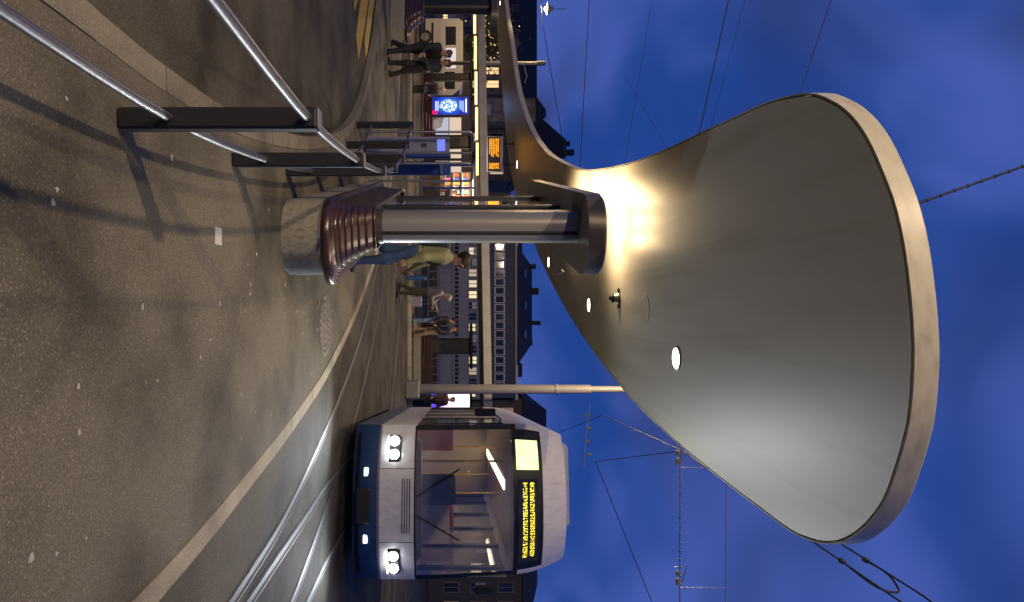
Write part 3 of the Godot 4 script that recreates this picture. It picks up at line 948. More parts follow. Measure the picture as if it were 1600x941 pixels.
func build_furniture() -> void:
	# departure board hung from the far arm
	var b := thing("departure_board", "grey departure board with rows of orange lamp text hung from the roof", "display board", Vector3(-3.6, 2.38, -16.5), "", 0.12)
	part(b, "housing", chip(Vector3(0.86, 0.42, 0.14), 0.012), M.frame_white, Vector3(0, 0.21, 0))
	var rows := []
	for i in 6: rows.append([6 + i * 14, 8, 150 - (i % 3) * 12]); rows.append([6 + i * 14, 196, 240])
	part(b, "screen", face(0.80, 0.27), screen_mat(text_rows(Vector2i(256, 92), rows, Color(1.0, 0.62, 0.02), Color(0.012, 0.008, 0.004), 8), 3.0), Vector3(0, 0.2, 0.0725))
	part(b, "bezel", chip(Vector3(0.82, 0.30, 0.004)), M.black, Vector3(0, 0.2, 0.0685))
	for sx in [-0.25, 0.25]:
		part(b, "hanger", cyl(0.014, 0.014, 0.34, 8), M.dark_steel, Vector3(sx, 0.58, 0))
	var al := AreaLight3D.new()
	al.name = "light"; al.area_size = Vector2(0.8, 0.27); al.light_energy = 0.12; al.light_color = Color(1.0, 0.65, 0.15); al.shadow_enabled = true
	b.add_child(al); al.position = Vector3(0, 0.2, 0.09); al.rotation.y = PI
	# ticket machines
	var t := thing("ticket_machine", "tall blue and grey ticket machine behind the handrail", "ticket machine", Vector3(-2.72, 0, -12.2), "", 0.2)
	part(t, "cabinet", chip(Vector3(0.30, 1.5, 0.45), 0.02), M.machine_grey, Vector3(-0.1, 0.76, 0))
	part(t, "side_panel", chip(Vector3(0.08, 1.52, 0.47), 0.015), M.machine_blue, Vector3(0.093, 0.77, 0.0))
	part(t, "plinth", chip(Vector3(0.36, 0.1, 0.42), 0.005), M.black, Vector3(-0.06, 0.05, 0))
	part(t, "touch_screen", face(0.2, 0.14), screen_mat(text_rows(Vector2i(64, 48), [], Color.WHITE, Color(0.45, 0.5, 1.0), 1), 1.2), Vector3(-0.1, 1.36, 0.2275))
	part(t, "coin_slot", chip(Vector3(0.06, 0.1, 0.01)), M.black, Vector3(-0.1, 1.05, 0.227))
	var t2 := thing("ticket_validator", "dark blue cabinet standing behind the tall blue and grey ticket machine", "ticket machine", Vector3(-2.62, 0, -13.0), "", 0.2)
	part(t2, "cabinet", chip(Vector3(0.26, 1.5, 0.4), 0.02), M.machine_blue, Vector3(0.05, 0.78, 0))
	part(t2, "plinth", chip(Vector3(0.22, 0.06, 0.36)), M.black, Vector3(0.05, 0.03, 0))
	part(t2, "badge", chip(Vector3(0.2, 0.05, 0.004)), M.machine_grey, Vector3(0.05, 1.35, 0.202))
	# tube hoops
	var hl := ["steel tube hoop in front of the blue and grey ticket machine", "steel tube hoop beside the dark blue cabinet", "steel tube hoop between the black posts of the bench"]
	var hp := [[Vector2(-2.92, 11.6), Vector2(-2.6, 11.8)], [Vector2(-2.42, 11.8), Vector2(-2.18, 12.2)], [Vector2(-1.95, 12.6), Vector2(-1.72, 12.8)]]
	for i in 3:
		var a: Vector2 = hp[i][0]; var c: Vector2 = hp[i][1]
		var h := thing("tube_hoop", hl[i], "hoop", w(a), "steel tube hoops")
		var line := [Vector3.ZERO, Vector3(0, 1.2, 0), Vector3(0, 1.84, 0)]
		var dd := w(c) - w(a)
		for k in 5:
			var q := PI / 2 * k / 4
			line.append(Vector3(0, 1.84, 0) + Vector3(0, sin(q) * 0.08, 0) + dd.normalized() * (0.08 - cos(q) * 0.08))
		for k in 5:
			var q := PI / 2 * k / 4
			line.append(dd + Vector3(0, 1.84, 0) + Vector3(0, cos(q) * 0.08, 0) - dd.normalized() * (0.08 - sin(q) * 0.08))
		line.append(dd)
		part(h, "tube", tube(line, 0.021, 10), M.steel)
		part(h, "foot_plate", cyl(0.06, 0.06, 0.012, 14), M.steel, Vector3(0, 0.006, 0))
		part(h, "foot_plate", cyl(0.06, 0.06, 0.012, 14), M.steel, dd + Vector3(0, 0.006, 0))

func build_far_stop() -> void:
	var o := thing("far_canopy", "long straight canopy across the square with a warm lit underside", "canopy")
	var y0 := func(x: float) -> float: return 2.47 + (x + 14.0) * 0.018
	var st := begin(); var fa := begin(); var tp := begin()
	for i in 24:
		var xa := -20.0 + i * 1.1; var xb := xa + 1.1
		var ya: float = y0.call(xa); var yb: float = y0.call(xb)
		quad(st, Vector3(xa, ya, -25.4), Vector3(xa, ya, -30), Vector3(xb, yb, -30), Vector3(xb, yb, -25.4))
		quad(fa, Vector3(xa, ya - 0.01, -25.39), Vector3(xb, yb - 0.01, -25.39), Vector3(xb, yb + 0.28, -25.36), Vector3(xa, ya + 0.28, -25.36))
		quad(tp, Vector3(xa, ya + 0.27, -25.4), Vector3(xb, yb + 0.27, -25.4), Vector3(xb, yb + 0.27, -30), Vector3(xa, ya + 0.27, -30))
	part(o, "soffit", done(st), M.soffit)
	part(o, "fascia", done(fa), M.soffit)
	part(o, "roof_deck", done(tp), M.slate)
	# supports and benches under it
	var cols := [-15.0, -8.95, -6.35, 1.8]
	var lb := ["black column under the far canopy at its dark end", "black column under the far canopy beside the blue poster screen", "wide black column under the far canopy behind the ticket machine", "black column under the far canopy near the tall mast"]
	for i in 4:
		var x: float = cols[i]
		var s := thing("canopy_column", lb[i], "column", Vector3(x, 0.02, -26.9), "columns of the far canopy")
		var wd: float = [0.4, 0.28, 0.5, 0.62][i]
		part(s, "shaft", chip(Vector3(wd, 2.3, 0.3), 0.05), M.dark_steel, Vector3(0, 1.15, 0))
		part(s, "head", chip(Vector3(1.8, 0.1, 0.9), 0.04), M.dark_steel, Vector3(0, 2.3, 0))
	var bl := ["brown slatted bench under the far canopy below the blue poster screen", "brown slatted bench under the far canopy round the column near the mast"]
	for i in 2:
		var x: float = [-7.4, 2.2][i]
		var bn := thing("bench", bl[i], "bench", Vector3(x, 0.02, -26.3), "benches under the far canopy")
		part(bn, "concrete_base", chip(Vector3([3.6, 2.9][i], 0.36, 0.6), 0.04), M.concrete, Vector3(0, 0.18, 0))
		for k in 5:
			part(bn, "slat", chip(Vector3([3.7, 3.0][i], 0.03, 0.11), 0.006), M.wood, Vector3(0, 0.385, 0.27 - k * 0.125))
		for k in 3:
			part(bn, "back_slat", chip(Vector3([3.5, 2.8][i], 0.1, 0.03), 0.006), M.wood, Vector3(0, 0.47 + k * 0.12, -0.3 - k * 0.02))
	# strip lamps that light the underside
	for i in 7:
		var x := -13.6 + i * 1.36
		var u := thing("strip_lamp", "warm strip lamp in the lit row under the front edge of the far canopy", "strip lamp", Vector3(x, y0.call(x) - 0.02, -25.75), "strip lamps of the far canopy")
		part(u, "housing", chip(Vector3(1.3, 0.03, 0.16), 0.006), M.dark_steel, Vector3(0, -0.01, 0))
		part(u, "tube", chip(Vector3(1.26, 0.1, 0.08), 0.02), glow(1.0, 0.66, 0.27, 2.2), Vector3(0, -0.08, 0))
		var al := AreaLight3D.new()
		al.name = "light"; al.area_size = Vector2(1.26, 0.08); al.light_energy = 1.6; al.light_color = Color(1.0, 0.80, 0.52); al.shadow_enabled = true
		u.add_child(al); al.position = Vector3(0, -0.14, 0); al.rotation.x = -PI / 2
	# poster screen
	var p := thing("poster_screen", "upright screen in a black frame showing a blue poster with white splash", "screen", Vector3(-7.75, 0.6, -26.75))
	part(p, "frame", chip(Vector3(0.86, 1.68, 0.14), 0.02), M.black, Vector3(0, 0.9, 0))
	var im := Image.create(128, 256, false, Image.FORMAT_RGB8)
	var r := RandomNumberGenerator.new(); r.seed = 4
	for y in 256:
		for x in 128:
			im.set_pixel(x, y, Color(0.02, 0.12, 0.55).lerp(Color(0.25, 0.65, 0.95), clampf(1.0 - Vector2(x - 60, (y - 140) * 0.7).length() / 80.0, 0, 1)))
	for i in 240:
		var q := Vector2(60, 140) + Vector2.from_angle(r.randf() * TAU) * sqrt(r.randf()) * Vector2(46, 62)
		im.fill_rect(Rect2i(int(q.x), int(q.y), r.randi_range(2, 9), r.randi_range(2, 7)), [Color.WHITE, Color(0.85, 0.95, 1), Color(0.2, 0.5, 0.3), Color(0.25, 0.2, 0.5)][r.randi() % 4 if r.randf() < 0.4 else 0])
	for i in 5: im.fill_rect(Rect2i(26, 34 + i * 7, 84 - i * 6, 3), Color(0.75, 0.85, 1))
	im.fill_rect(Rect2i(12, 14, 100, 10), Color(0.9, 0.95, 1))
	for i in 3: im.fill_rect(Rect2i(30, 214 + i * 9, 70, 4), Color(0.9, 0.95, 1))
	im.fill_rect(Rect2i(98, 220, 26, 36), Color(0.9, 0.05, 0.35))
	part(p, "display", face(0.70, 1.44), screen_mat(im, 1.6), Vector3(0, 0.9, 0.072))
	part(p, "foot", chip(Vector3(0.5, 0.62, 0.1)), M.black, Vector3(0, -0.25, 0))
	var pl := AreaLight3D.new()
	pl.name = "light"; pl.area_size = Vector2(0.7, 1.44); pl.light_energy = 0.5; pl.light_color = Color(0.5, 0.7, 1.0); pl.shadow_enabled = true
	p.add_child(pl); pl.position = Vector3(0, 0.9, 0.09); pl.rotation.y = PI
	# newsstand
	var k := thing("newsstand", "lit newsstand with blue frames, goods on shelves and a small screen", "kiosk", Vector3(-5.0, -0.1, -33))
	part(k, "floor_plinth", chip(Vector3(3.4, 0.25, 2)), M.panel, Vector3(0, 0.12, -1))
	part(k, "rear_wall", chip(Vector3(3.4, 2.5, 0.08)), M.interior, Vector3(0, 1.5, -2))
	part(k, "roof", chip(Vector3(3.6, 0.14, 2.3)), M.panel, Vector3(0, 2.82, -1))
	for x in [-1.66, -0.55, 0.55, 1.66]: part(k, "frame_post", chip(Vector3(0.1, 2.5, 0.08)), M.machine_blue, Vector3(x, 1.5, 0))
	part(k, "counter", chip(Vector3(3.2, 0.85, 0.3)), M.stone, Vector3(0, 0.66, -0.25))
	for y in [1.3, 1.75, 2.2]:
		part(k, "shelf", chip(Vector3(3.2, 0.04, 0.3)), M.frame_white, Vector3(0, y, -1.7))
		for i in 14:
			part(k, "packet", chip(Vector3(0.14, 0.2 + 0.06 * (i % 3), 0.12)), mat([0.5, 0.1, 0.6, 0.05, 0.5][(i + int(y * 10)) % 5], [0.1, 0.2, 0.5, 0.1, 0.3][(i * 3) % 5], [0.05, 0.5, 0.4, 0.3, 0.05][(i * 2) % 5], 0.6), Vector3(-1.5 + i * 0.22, y + 0.15, -1.7))
	for i in 16:
		part(k, "magazine", chip(Vector3(0.16, 0.22, 0.03)), mat([0.6, 0.4, 0.7, 0.1][i % 4], [0.35, 0.1, 0.6, 0.2][i % 4], [0.08, 0.05, 0.4, 0.4][i % 4], 0.5), Vector3(-1.5 + i * 0.2, 1.2, -0.2), Vector3(-0.3, 0, 0))
	part(k, "monitor", chip(Vector3(0.5, 0.34, 0.05)), glow(0.16, 0.2, 1.0, 1.6), Vector3(0.1, 1.75, -0.9))
	part(k, "ceiling_lamp", chip(Vector3(2.8, 0.04, 0.3)), glow(1.0, 0.86, 0.66, 3.0), Vector3(0, 2.71, -1.0))
	var kl := AreaLight3D.new()
	kl.name = "light"; kl.area_size = Vector2(2.8, 0.3); kl.light_energy = 22.0; kl.light_color = Color(1.0, 0.9, 0.76); kl.shadow_enabled = true
	k.add_child(kl); kl.position = Vector3(0, 2.66, -1.0); kl.rotation.x = -PI / 2
	# white van
	var v := thing("white_van", "white van with a lit orange indicator standing beyond the far canopy", "van", Vector3(-11.4, -0.1, -34), "", PI / 2)
	var prof := [Vector2(-2.5, 0.35), Vector2(2.4, 0.35), Vector2(2.5, 0.75), Vector2(2.35, 1.1), Vector2(1.55, 1.3), Vector2(0.95, 2.05), Vector2(0.5, 2.2), Vector2(-2.35, 2.2), Vector2(-2.5, 2.0)]
	var vb := begin()
	var ix := Geometry2D.triangulate_polygon(PackedVector2Array(prof))
	for sx in [-0.95, 0.95]:
		for q in range(0, ix.size(), 3): tri(vb, Vector3(sx, prof[ix[q]].y, prof[ix[q]].x), Vector3(sx, prof[ix[q + 1]].y, prof[ix[q + 1]].x), Vector3(sx, prof[ix[q + 2]].y, prof[ix[q + 2]].x))
	for i in prof.size():
		var a: Vector2 = prof[i]; var c: Vector2 = prof[(i + 1) % prof.size()]
		quad(vb, Vector3(-0.95, a.y, a.x), Vector3(0.95, a.y, a.x), Vector3(0.95, c.y, c.x), Vector3(-0.95, c.y, c.x))
	part(v, "body", done(vb), mat(0.4, 0.4, 0.41, 0.35))
	for sx in [-1.0, 1.0]:
		for z in [1.55, -1.6]:
			var wh := part(v, "wheel", cyl(0.34, 0.34, 0.22, 22), M.rubber, Vector3(0.86 * sx, 0.34, z), Vector3(0, 0, PI / 2))
			part(wh, "rim", cyl(0.2, 0.2, 0.225, 16), M.brushed)
		part(v, "side_window", chip(Vector3(0.01, 0.5, 0.85)), M.dark_glass, Vector3(0.955 * sx, 1.55, 0.55))
		part(v, "side_window", chip(Vector3(0.01, 0.5, 1.0)), M.lit_cool, Vector3(0.955 * sx, 1.6, -0.55))
		part(v, "side_window", chip(Vector3(0.01, 0.5, 0.9)), M.dark_glass, Vector3(0.955 * sx, 1.6, -1.65))
		part(v, "side_strip", chip(Vector3(0.012, 0.1, 4.4)), M.dark_steel, Vector3(0.955 * sx, 0.7, -0.1))
		part(v, "indicator", chip(Vector3(0.02, 0.12, 0.16)), glow(1.0, 0.4, 0.03, 5.0), Vector3(0.955 * sx, 0.85, 2.2))
	part(v, "windscreen", chip(Vector3(1.6, 0.02, 0.85)), M.dark_glass, Vector3(0, 1.69, 1.28), Vector3(0.9, 0, 0))

func building(called: String, label: String, x0: float, x1: float, dist: float, deep: float, high: float, m: Material) -> Node3D:
	var o := thing(called, label, "building", Vector3((x0 + x1) / 2, -0.1, -dist))
	part(o, "wall", chip(Vector3(x1 - x0, high, deep)), m, Vector3(0, high / 2, -deep / 2))
	return o

func window(o: Node, x: float, y: float, wd: float, hg: float, lit: Material, frame: Material) -> void:
	var f := part(o, "window", chip(Vector3(wd + 0.14, hg + 0.14, 0.1)), frame, Vector3(x, y, 0.03))
	part(f, "pane", chip(Vector3(wd, hg, 0.03)), lit, Vector3(0, 0, 0.045))
	if rng.randf() < 0.4:
		var bh := hg * rng.randf_range(0.25, 0.7)
		part(f, "blind", chip(Vector3(wd - 0.02, snappedf(bh, 0.1), 0.012)), M.frame_white, Vector3(0, (hg - snappedf(bh, 0.1)) / 2, 0.064))
	part(f, "mullion", chip(Vector3(0.05, hg, 0.03)), frame, Vector3(0, 0, 0.066))

func gable_roof(o: Node, x0: float, x1: float, y: float, ridge: float, deep: float, hip: float) -> void:
	var st := begin()
	var a := Vector3(x0, y, 0.4); var b := Vector3(x1, y, 0.4); var c := Vector3(x1, y, -deep); var d := Vector3(x0, y, -deep)
	var e := Vector3(x0 + hip, ridge, -deep / 2); var f := Vector3(x1 - hip, ridge, -deep / 2)
	quad(st, a, e, f, b); quad(st, c, f, e, d); tri(st, b, f, c); tri(st, d, e, a); quad(st, a, b, c, d)
	part(o, "roof", done(st), M.slate)

func build_city() -> void:
	# blue-grey panel building behind the tracks
	var o := building("panel_building", "low blue-grey panelled building with a row of white-framed upper windows", -5.2, 6.6, 45.0, 9.0, 4.2, M.panel2)
	for i in 12:
		for j in 2:
			part(o, "wall_panel", chip(Vector3(0.96, [0.76, 1.02][j], 0.05), 0.01), M.panel, Vector3(-5.4 + i * 0.98, [1.17, 2.22][j], 0.03))
	for i in 40:
		part(o, "strip_window", chip(Vector3(0.2, 0.24, 0.05)), M.dark_glass, Vector3(-5.7 + i * 0.29, 1.98, 0.075))
	for i in 16:
		var lit: bool = [1, 0, 1, 0, 1, 1, 1, 0, 0, 1, 0, 0, 1, 1, 0, 1][i] == 1
		window(o, -5.5 + i * 0.73, 3.05, 0.46, 0.5, [M.lit_yellow, M.lit_dim, M.lit_yellow2][i % 3] if lit else M.dark_glass, M.panel2)
	for i in 22:
		part(o, "louvre", chip(Vector3(0.42, 0.5, 0.06)), M.black, Vector3(-5.6 + i * 0.53, 0.4, 0.02))
	part(o, "upper_storey", chip(Vector3(11.6, 1.75, 8.6)), M.navy, Vector3(0, 5.06, -4.3))
	for i in 19:
		var f := part(o, "upper_window", chip(Vector3(0.52, 0.72, 0.1), 0.01), M.frame_white, Vector3(-5.45 + i * 0.58, 4.85, 0.02))
		part(f, "pane", chip(Vector3(0.40, 0.52, 0.05)), M.dark_glass, Vector3(0, 0, 0.035))
	part(o, "cornice", chip(Vector3(11.8, 0.16, 9)), M.frame_white, Vector3(0, 5.98, -4.3))
	gable_roof(o, -4.4, 3.6, 6.0, 7.5, 8.0, 1.2)
	for q in [[-3.2, 7.3, 0.35, 0.9], [-1.4, 7.6, 0.5, 0.7], [0.9, 7.6, 0.3, 1.0], [2.3, 7.2, 0.45, 0.6]]:
		part(o, "chimney", chip(Vector3(q[2], q[3], 0.4)), M.slate, Vector3(q[0], q[1], -3.9))
	for q in [-2.6, -0.4, 1.6]:
		part(o, "skylight", chip(Vector3(0.5, 0.05, 0.7)), M.dark_glass, Vector3(q, 6.72, -1.45), Vector3(0.33, 0, 0))
	for x in [-4.6, 4.2]: part(o, "plant_room", chip(Vector3(0.9, 0.6, 1.5)), M.slate, Vector3(x, 6.3, -3))
	# dark building behind the tram
	var r := building("dark_building", "dark stone building with a few lit windows behind the tram", 6.9, 24.0, 47.0, 10.0, 6.6, M.stone_dark)
	gable_roof(r, -8.7, -2.0, 6.6, 8.9, 9.0, 1.6)
	gable_roof(r, -1.9, 8.7, 6.6, 8.2, 9.0, 2.4)
	for i in 12:
		for j in 3:
			window(r, -7.6 + i * 1.35, 1.6 + j * 1.9, 0.62, 1.0, M.lit_yellow if (i * 5 + j * 3) % 7 == 1 else M.dark_glass, M.stone)
	# left street front
	var s := building("stone_building", "stone building with lit windows and dormers in a dark roof behind the far canopy", -32.0, -15.5, 62.0, 12.0, 6.6, M.stone)
	gable_roof(s, -8.6, 8.6, 6.6, 10.2, 11.0, 2.0)
	for i in 13:
		for j in 3:
			window(s, -7.4 + i * 1.24, 1.4 + j * 2.0, 0.62, 1.1, [M.lit_warm, M.lit_peach, M.dark_glass, M.lit_warm][(i * 3 + j * 2) % 4] if i > 5 or j == 0 else M.dark_glass, M.stone)
	for i in 6:
		var dm := part(s, "dormer", chip(Vector3(0.6, 0.7, 1.2)), M.stone_dark, Vector3(-6 + i * 2.4, 7.5, -1.2))
		part(dm, "dormer_pane", chip(Vector3(0.36, 0.42, 0.03)), M.dark_glass, Vector3(0, 0, 0.605))
	var pd := begin()
	tri(pd, Vector3(-1.7, 0, 0), Vector3(0, 1.25, 0), Vector3(1.7, 0, 0))
	tri(pd, Vector3(-1.7, 0, -1), Vector3(1.7, 0, -1), Vector3(0, 1.25, -1))
	quad(pd, Vector3(-1.7, 0, 0), Vector3(-1.7, 0, -1), Vector3(0, 1.25, -1), Vector3(0, 1.25, 0)); quad(pd, Vector3(1.7, 0, 0), Vector3(0, 1.25, 0), Vector3(0, 1.25, -1), Vector3(1.7, 0, -1))
	part(s, "pediment", done(pd), M.stone, Vector3(0.0, 6.65, 0.3))
	var g := building("gabled_house", "house with a pale gable front and a dark pointed roof beside the stone building", -16.6, -14.7, 55.0, 2.0, 8.5, M.stone)
	gable_roof(g, -1.0, 1.0, 8.5, 9.5, 2.0, 0.7)
	for j in 3: window(g, 0.0, 2.0 + j * 2.3, 0.7, 0.9, M.dark_glass, M.frame_white)
	var t := building("steep_roof_house", "house with a steep black hipped roof and chimneys behind the pale gable", -17.8, -10.4, 58.0, 8.0, 6.8, M.stone_dark)
	gable_roof(t, -3.8, 3.8, 6.8, 12.2, 8.0, 3.0)
	part(t, "chimney", chip(Vector3(0.5, 1.4, 0.5)), M.slate, Vector3(0.4, 12.2, -4))
	part(t, "chimney", chip(Vector3(0.4, 1.2, 0.4)), M.slate, Vector3(-0.5, 12.0, -4.4))
	for i in 5:
		for j in 3: window(t, -2.8 + i * 1.4, 1.5 + j * 2.0, 0.7, 1.1, M.dark_glass if (i + j) % 3 else M.lit_peach, M.stone)
	# shop front under the far canopy line
	var sf := building("shop_front", "lit shop front with pale fascia and glass panes behind the poster screen", -15.8, -5.6, 41.0, 4.0, 2.9, M.stone_dark)
	for i in 7:
		var f := part(sf, "shop_window", chip(Vector3(1.36, 1.75, 0.08)), M.black, Vector3(-4.35 + i * 1.43, 1.4, 0.03))
		part(f, "pane", chip(Vector3(1.26, 0.8, 0.03)), [M.lit_cool, M.lit_peach, M.dark_glass, M.lit_cool][i % 4], Vector3(0, -0.35, 0.035))
		part(f, "upper_pane", chip(Vector3(1.26, 0.72, 0.03)), M.lit_peach, Vector3(0, 0.46, 0.035))
	# dim block closing the view behind the newsstand
	var b := building("brown_building", "plain brown building with small dark windows behind the departure board", -8.4, -3.6, 52.0, 8.0, 6.2, M.stone_dark)
	for i in 4:
		for j in 3: window(b, -1.7 + i * 1.1, 1.4 + j * 1.8, 0.55, 0.9, M.dark_glass, M.stone)
	# street tree
	var tr := thing("street_tree", "dark leafy tree with small lights in front of the stone building", "tree", Vector3(-15.6, -0.1, -40))
	part(tr, "trunk", tube([Vector3.ZERO, Vector3(0.1, 1.5, 0), Vector3(0.0, 3.2, 0.1)], 0.16, 8), M.bark)
	for q in [Vector3(1.2, 4.4, 0.3), Vector3(-1.2, 4.3, -0.2), Vector3(0.2, 4.9, 0.6)]: part(tr, "limb", tube([Vector3(0.05, 2.4, 0), q * 0.7 + Vector3(0, 0.6, 0), q], 0.06, 6), M.bark)
	var lf := begin()
	for i in 2600:
		var c := Vector3(rng.randfn(0, 0.9), 3.9 + rng.randfn(0, 0.6), rng.randfn(0, 0.8))
		var u := Vector3(rng.randf_range(-1, 1), rng.randf_range(-1, 1), rng.randf_range(-1, 1)).normalized() * 0.11
		var vv := u.cross(Vector3(rng.randf_range(-1, 1), 1, rng.randf_range(-1, 1))).normalized() * 0.06
		tri(lf, c - u, c + vv, c + u); tri(lf, c - u, c + u, c - vv)
	part(tr, "crown", done(lf), M.leaf)
	var fl := SphereMesh.new(); fl.radius = 0.035; fl.height = 0.07; fl.radial_segments = 6; fl.rings = 4
	for i in 60: part(tr, "fairy_light", fl, M.lit_warm, Vector3(rng.randfn(0, 0.9), 3.9 + rng.randfn(0, 0.6), 0.5 + rng.randf() * 0.6))
	# masts
	var mast := thing("catenary_mast", "tall pale steel mast with a band beside the far platform and tram", "mast", Vector3(3.15, -0.1, -24.0))
	part(mast, "pole", cyl(0.19, 0.155, 6.6, 24), M.mast, Vector3(0, 3.3, 0))
	part(mast, "upper_pole", cyl(0.115, 0.10, 3.4, 20), M.mast, Vector3(0, 8.2, 0))
	part(mast, "collar", cyl(0.185, 0.185, 0.14, 24), M.brushed, Vector3(0, 5.4, 0))
	part(mast, "foot", chip(Vector3(0.6, 0.5, 0.6), 0.04), M.concrete, Vector3(0, 0.25, 0))
	var m2 := thing("street_pole", "slim grey pole with a fitted top rising behind the canopy arm", "pole", Vector3(-10.8, -0.1, -30.5))
	part(m2, "pole", cyl(0.09, 0.075, 5.9, 16), M.mast, Vector3(0, 2.95, 0))
	part(m2, "top_fitting", cyl(0.11, 0.11, 0.36, 14), M.dark_steel, Vector3(0, 5.7, 0))
	part(m2, "arm", tube([Vector3(0, 4.9, 0), Vector3(0.6, 5.05, 0), Vector3(0.9, 4.95, 0)], 0.02, 6), M.mast)
	# big bright advertising screen behind the tram nose
	var ad := thing("video_screen", "bright white and violet video screen on the far platform next to the mast", "screen", Vector3(3.95, 0.9, -26.5))
	part(ad, "frame", chip(Vector3(0.8, 1.7, 0.14), 0.02), M.black, Vector3(0, 0.6, 0))
	var im := Image.create(64, 128, false, Image.FORMAT_RGB8)
	for y in 128:
		for x in 64: im.set_pixel(x, y, Color(1, 0.93, 1).lerp(Color(0.35, 0.25, 0.9), smoothstep(70.0, 125.0, y + 10.0 * sin(x * 0.3))))
	part(ad, "display", face(0.68, 1.5), screen_mat(im, 1.8), Vector3(0, 0.6, 0.072))
	part(ad, "foot", chip(Vector3(0.4, 0.9, 0.1)), M.black, Vector3(0, -0.5, 0))

func build_wires() -> void:
	var wire := func(label: String, pts: Array, r: float, m: Material) -> Node3D:
		var o := thing("overhead_wire", label, "wire", Vector3.ZERO, "overhead wires")
		part(o, "wire", tube(pts, r, 6), m)
		return o
	var v := func(x: float, y: float, d: float) -> Vector3: return Vector3(x, y, -d)
	# contact wire of the straight track and its second strand with a jumper loop
	wire.call("black contact wire running beside the canopy edge above the track", [v.call(3.0, 6.0, 2.5), v.call(2.98, 6.0, 7.2), v.call(2.9, 6.0, 13.0), v.call(3.4, 6.05, 20), v.call(7.0, 6.1, 34)], 0.011, M.wire)
	var c2: Node3D = wire.call("black second strand with a jumper loop next to the contact wire", [v.call(3.35, 6.25, 2.5), v.call(2.94, 6.25, 6.7), v.call(2.9, 6.2, 8.3)], 0.011, M.wire)
	part(c2, "jumper_loop", tube(smooth_line([v.call(2.93, 6.22, 7.6), v.call(3.05, 6.42, 7.5), v.call(3.16, 6.40, 7.3), v.call(3.12, 6.18, 7.35), v.call(2.98, 6.02, 7.7)], 5), 0.013, 6), M.wire)
	part(c2, "clamp", chip(Vector3(0.05, 0.05, 0.09), 0.01), M.iron, v.call(2.93, 6.23, 7.6))
	part(c2, "clamp", chip(Vector3(0.05, 0.05, 0.09), 0.01), M.iron, v.call(2.98, 6.02, 7.7))
	# span bar with insulators across the tracks
	var sp: Node3D = wire.call("pale span cable with insulators across the tracks", [v.call(2.3, 5.97, 13), v.call(5.2, 5.96, 13), v.call(9.5, 5.99, 13)], 0.014, M.wire_pale)
	part(sp, "upper_cable", tube([v.call(1.6, 6.86, 13), v.call(9.5, 6.84, 13)], 0.009, 6), M.wire_pale)
	for x in [3.22, 5.55]:
		part(sp, "dropper", tube([v.call(x, 5.97, 13), v.call(x, 6.85, 13)], 0.008, 6), M.wire_pale)
		part(sp, "insulator", cyl(0.045, 0.045, 0.12, 12), M.concrete, v.call(x - 0.12, 5.93, 13), Vector3(0, 0, PI / 2))
		part(sp, "insulator", cyl(0.035, 0.05, 0.09, 12), M.concrete, v.call(x - 0.28, 5.93, 13), Vector3(0, 0, PI / 2))
		part(sp, "bracket", tube([v.call(x - 0.4, 5.86, 13), v.call(x - 0.42, 6.1, 13), v.call(x - 0.1, 6.0, 13)], 0.011, 6), M.wire_pale)
	for i in 14: part(sp, "bead", cyl(0.02, 0.02, 0.02, 8), M.iron, v.call(3.4 + i * 0.16, 5.965, 13), Vector3(0, 0, PI / 2))
	wire.call("thin black wire slanting from the span cable to the right", [v.call(2.9, 6.0, 13), v.call(4.3, 5.4, 18), v.call(8.05, 6.9, 18)], 0.011, M.wire)
	var hw: Node3D = wire.call("short hanging feeder with pale fittings beyond the track", [v.call(4.2, 4.9, 17), v.call(3.4, 4.95, 17), v.call(2.6, 5.05, 17)], 0.014, M.wire_pale)
	for i in 4: part(hw, "fitting", cyl(0.03, 0.045, 0.1, 8), M.concrete, v.call(2.9 + i * 0.33, 4.98 + 0.05 * (i % 2), 17))
	# span wires over the road on the left
	wire.call("thin wire that carries the glowing pendant lamp", [v.call(-18, 5.0, 28), v.call(-12.4, 5.6, 30), v.call(-6.0, 6.6, 29.5), v.call(-3.5, 7.4, 29.5)], 0.016, M.wire)
	wire.call("dark wire crossing the sky left of the support head", [v.call(-9.5, 5.85, 21), v.call(-3.9, 5.45, 20.5)], 0.012, M.wire)
	wire.call("faint wire crossing the sky above the canopy waist", [v.call(-8.0, 6.9, 18), v.call(-3.2, 6.1, 18)], 0.006, M.wire)
	wire.call("strong black wire ending behind the canopy waist", [v.call(-7.4, 8.0, 15.4), v.call(-3.4, 7.0, 15.0)], 0.013, M.wire)
	wire.call("thin wire above the strong black wire", [v.call(-7.2, 8.35, 15.4), v.call(-3.4, 7.2, 15.0)], 0.005, M.wire)
	wire.call("faint slanting wire between two sky wires", [v.call(-6.0, 6.2, 18), v.call(-3.6, 7.6, 18)], 0.005, M.wire)
	wire.call("thin wire ending behind the shoulder of the canopy end", [v.call(-5.9, 8.5, 12), v.call(-3.2, 7.6, 12)], 0.008, M.wire)
	var bw: Node3D = wire.call("thick beaded black wire above the rounded canopy end", [v.call(-1.6, 8.2, 7.5), v.call(-1.07, 6.7, 7.5), v.call(-0.7, 6.0, 8.0)], 0.014, M.wire)
	for i in 9:
		var q := float(i) / 8.0
		part(bw, "bead", cyl(0.02, 0.02, 0.012, 8), M.wire, Vector3(lerpf(-1.5, -1.07, q), lerpf(7.92, 6.7, q), -7.5), Vector3(0, 0, 0.3))

